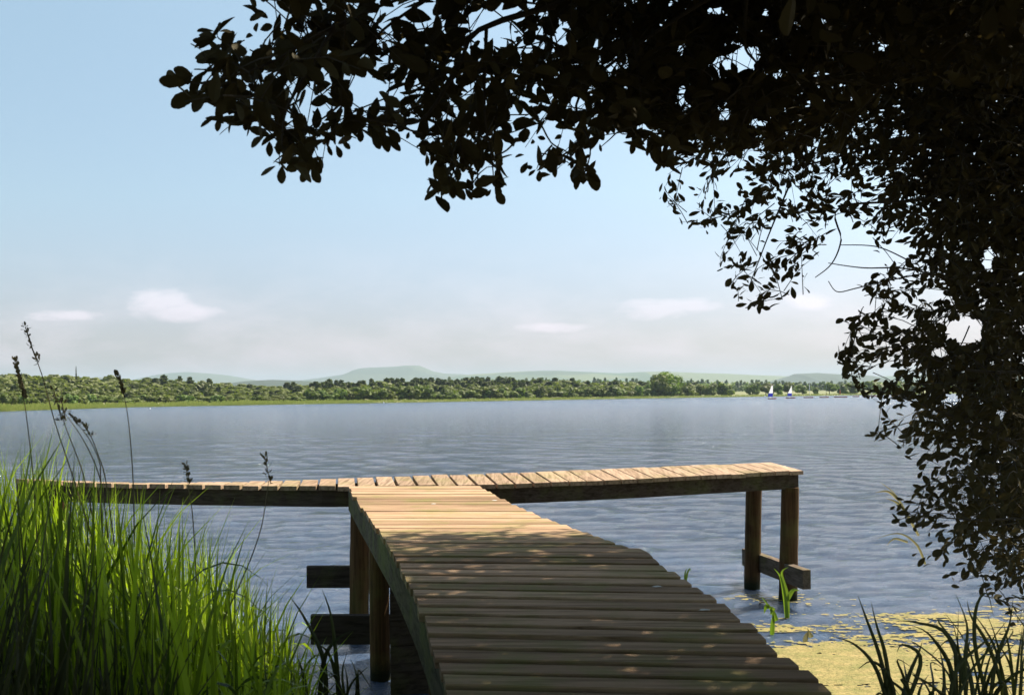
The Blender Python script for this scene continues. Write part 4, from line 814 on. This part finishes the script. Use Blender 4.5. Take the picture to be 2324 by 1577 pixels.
# ------------------------------------------------------------------ sailing boats and buoys
MW = leafy('white_sailcloth', (.75, .75, .76), (.8, .8, .8), .5, (1, 1, 1), .7); MBl = leafy('blue_sailcloth', (.015, .02, .3), (.02, .03, .35), .4, (1, 1, 1), .7); MR = plain('red_sailcloth', (.35, .03, .025), .6, .05)
MH = plain('red_hull', (.38, .10, .085), .4, .05); MA = plain('alloy_mast', (.4, .39, .36), .4, .05); MY = plain('yellow_cloth', (.4, .32, .07), .7, .05); MO = plain('orange_cloth', (.42, .12, .03), .7, .05)
def hull_mesh(mb, Lh, B, hgt):
    K, n = 13, 8; V = []
    for i in range(K):
        s = i / (K - 1); wv = B / 2 * (math.sin(math.pi * min(1, .28 + .72 * s * 1.0) * .5 + 0) if s < .5 else math.cos((s - .5) * math.pi) ** .7 if s < .999 else .02); sheer = hgt * (.8 + .35 * (s - .4) ** 2 * 2)
        for j in range(n):
            a = math.pi * j / (n - 1); V.append([Lh * (s - .5), -wv * math.cos(a), sheer - (sheer + .06) * math.sin(a) ** .6])
    mb.add(V, [[i * n + j, i * n + j + 1, (i + 1) * n + j + 1, (i + 1) * n + j] for i in range(K - 1) for j in range(n - 1)])
    mb.add(V, [[i * n, (i + 1) * n, (i + 1) * n + n - 1, i * n + n - 1] for i in range(K - 1)]); mb.add(V[:n], [list(range(n))[::-1]])
def boat(label, px0, px1, yw, mast_x, mast_y, sail=None, foot=None, wrap=None, flip=1):
    D0 = float(DW((px0 + px1) / 2, yw)); c = P((px0 + px1) / 2, yw, D0); c[2] = 0; root = empty('sailing_boat', c); tag(root, label, 'sailing boat', 'small boats on the lake')
    Lh = (px1 - px0) / F * D0; mb = MB(); hull_mesh(mb, Lh, Lh * .36, .32); h = mb.build('hull', MH, root, smooth=True)
    mp = P(mast_x, mast_y, D0) - c; mx = mp[0]; mz = mp[2]
    mb = MB(); tube(mb, [(mx, 0, .2), (mx + .01, 0, mz)], [.05, .03], 8); mb.build('mast', MA, root, smooth=True)
    if sail:
        fy = P(foot[0], foot[1], D0) - c; fx0, fz = fy[0], fy[2]; f2 = P(foot[2], foot[3], D0) - c; z0 = min(fz, f2[2])
        mb = MB(); K, J = 16, 8; V = []
        for i in range(K + 1):
            s = i / K
            for j in range(J + 1):
                tt = j / J; lx = mx + .03; x_lee = fx0 + (lx - fx0) * (s ** 1.25 if s < 1 else 1); X_ = lx + (x_lee - lx) * tt
                V.append([X_, .22 * math.sin(math.pi * tt) * (1 - s) + .35 * tt * (1 - s), fz + (mz - fz) * s - .1 * tt * s * (1 - s)])
        V = np.array(V)
        for i in range(K):
            s = (i + .5) / K; mi = 1 if s < .26 else (2 if (sail == 'red' and s > .84) else 0)
            mb.add(V, [[i * (J + 1) + j, i * (J + 1) + j + 1, (i + 1) * (J + 1) + j + 1, (i + 1) * (J + 1) + j] for j in range(J)], 0., mi)
        sl_ = mb.build('sail', [MW, MBl, MR], root, smooth=True)
        mb = MB(); tube(mb, [(mx, 0, fz - .04), (fx0, .3, fz - .04)], .03, 6); mb.build('boom', MA, root)
    else:
        for z0_, z1_, mm, rr in wrap:
            mb = MB(); tube(mb, [(mx, 0, z0_ * mz), (mx + .02, 0, (z0_ + z1_) / 2 * mz), (mx, 0, z1_ * mz)], [rr, rr * 1.15, rr * .6], 8); mb.build('furled_sail', mm, root, smooth=True)
        mb = MB(); tube(mb, [(mx, 0, .62), (mx - Lh * .38, 0, .55)], .035, 6); mb.build('boom', MA, root)
    return root
boat('boat with a hoisted white and blue sail tipped red, leftmost of the boats', 1743, 1762, 905.5, 1754, 869, 'red', (1743, 900, 1756, 899.5))
boat('boat with a hoisted white and blue sail without a red tip', 1783, 1805, 904, 1797, 874, 'plain', (1787, 898.5, 1799, 898))
boat('red boat with lowered sail and a white upper mast, next to the sailing pair', 1824, 1846, 903, 1837, 871.5, wrap=[(.55, 1., MW, .1)])
boat('red boat with lowered sail and a yellow cloth low on its thin mast', 1860, 1881, 902.5, 1875, 873, wrap=[(.2, .42, MY, .1)])
boat('larger red and white boat with an orange cloth low on its mast', 1893, 1923, 902, 1906, 867, wrap=[(.22, .5, MO, .16)])
boat('red boat with lowered sail nearest the hanging leaves', 1935, 1950, 900.5, 1943, 874, wrap=[(.2, .4, MY, .1)])
boat('red boat with lowered sail half hidden among the hanging leaves', 1968, 1990, 900, 1978, 872, wrap=[(.25, .5, MW, .1)])
for px, py, lab in ((1736, 900, 'small white buoy left of the boat with the red-tipped sail'), (871, 914.5, 'small pale buoy near the far shore below the flat-topped hill'), (341, 928, 'small pale buoy near the reeds of the far left shore')):
    D0 = float(DW(px, py)); c = P(px, py, D0); c[2] = 0; mb = MB(); r0 = .0007 * D0
    tube(mb, [(c[0], c[1], -.15), (c[0], c[1], -.05), (c[0], c[1], r0 * .6), (c[0], c[1], r0 * 1.4), (c[0], c[1], r0 * 1.9)], [.3 * r0, .8 * r0, r0, .7 * r0, .15 * r0], 10)
    tag(mb.build('buoy', MW, smooth=True, loc=c), lab, 'buoy', 'buoys on the lake')

# ------------------------------------------------------------------ haze
HX, HY0, HY1, HZ0, HZ1 = 8700, -60, 11000, -3, 190
Vb = [(x_, y_, z_) for x_ in (-HX, HX) for y_ in (HY0, HY1) for z_ in (HZ0, HZ1)]
m, N = mat('haze'); pv = N.n('ShaderNodeVolumePrincipled'); pv.inputs['Color'].default_value = (.46, .59, .70, 1); pv.inputs['Density'].default_value = 1.5e-4; pv.inputs['Anisotropy'].default_value = .1
out(N, pv.outputs[0], True)
tag(MB().add(Vb, [[0, 1, 3, 2], [4, 6, 7, 5], [0, 4, 5, 1], [2, 3, 7, 6], [0, 2, 6, 4], [1, 5, 7, 3]]).build('haze', m), 'pale blue summer haze over the lake and hills', 'haze', kind='stuff')
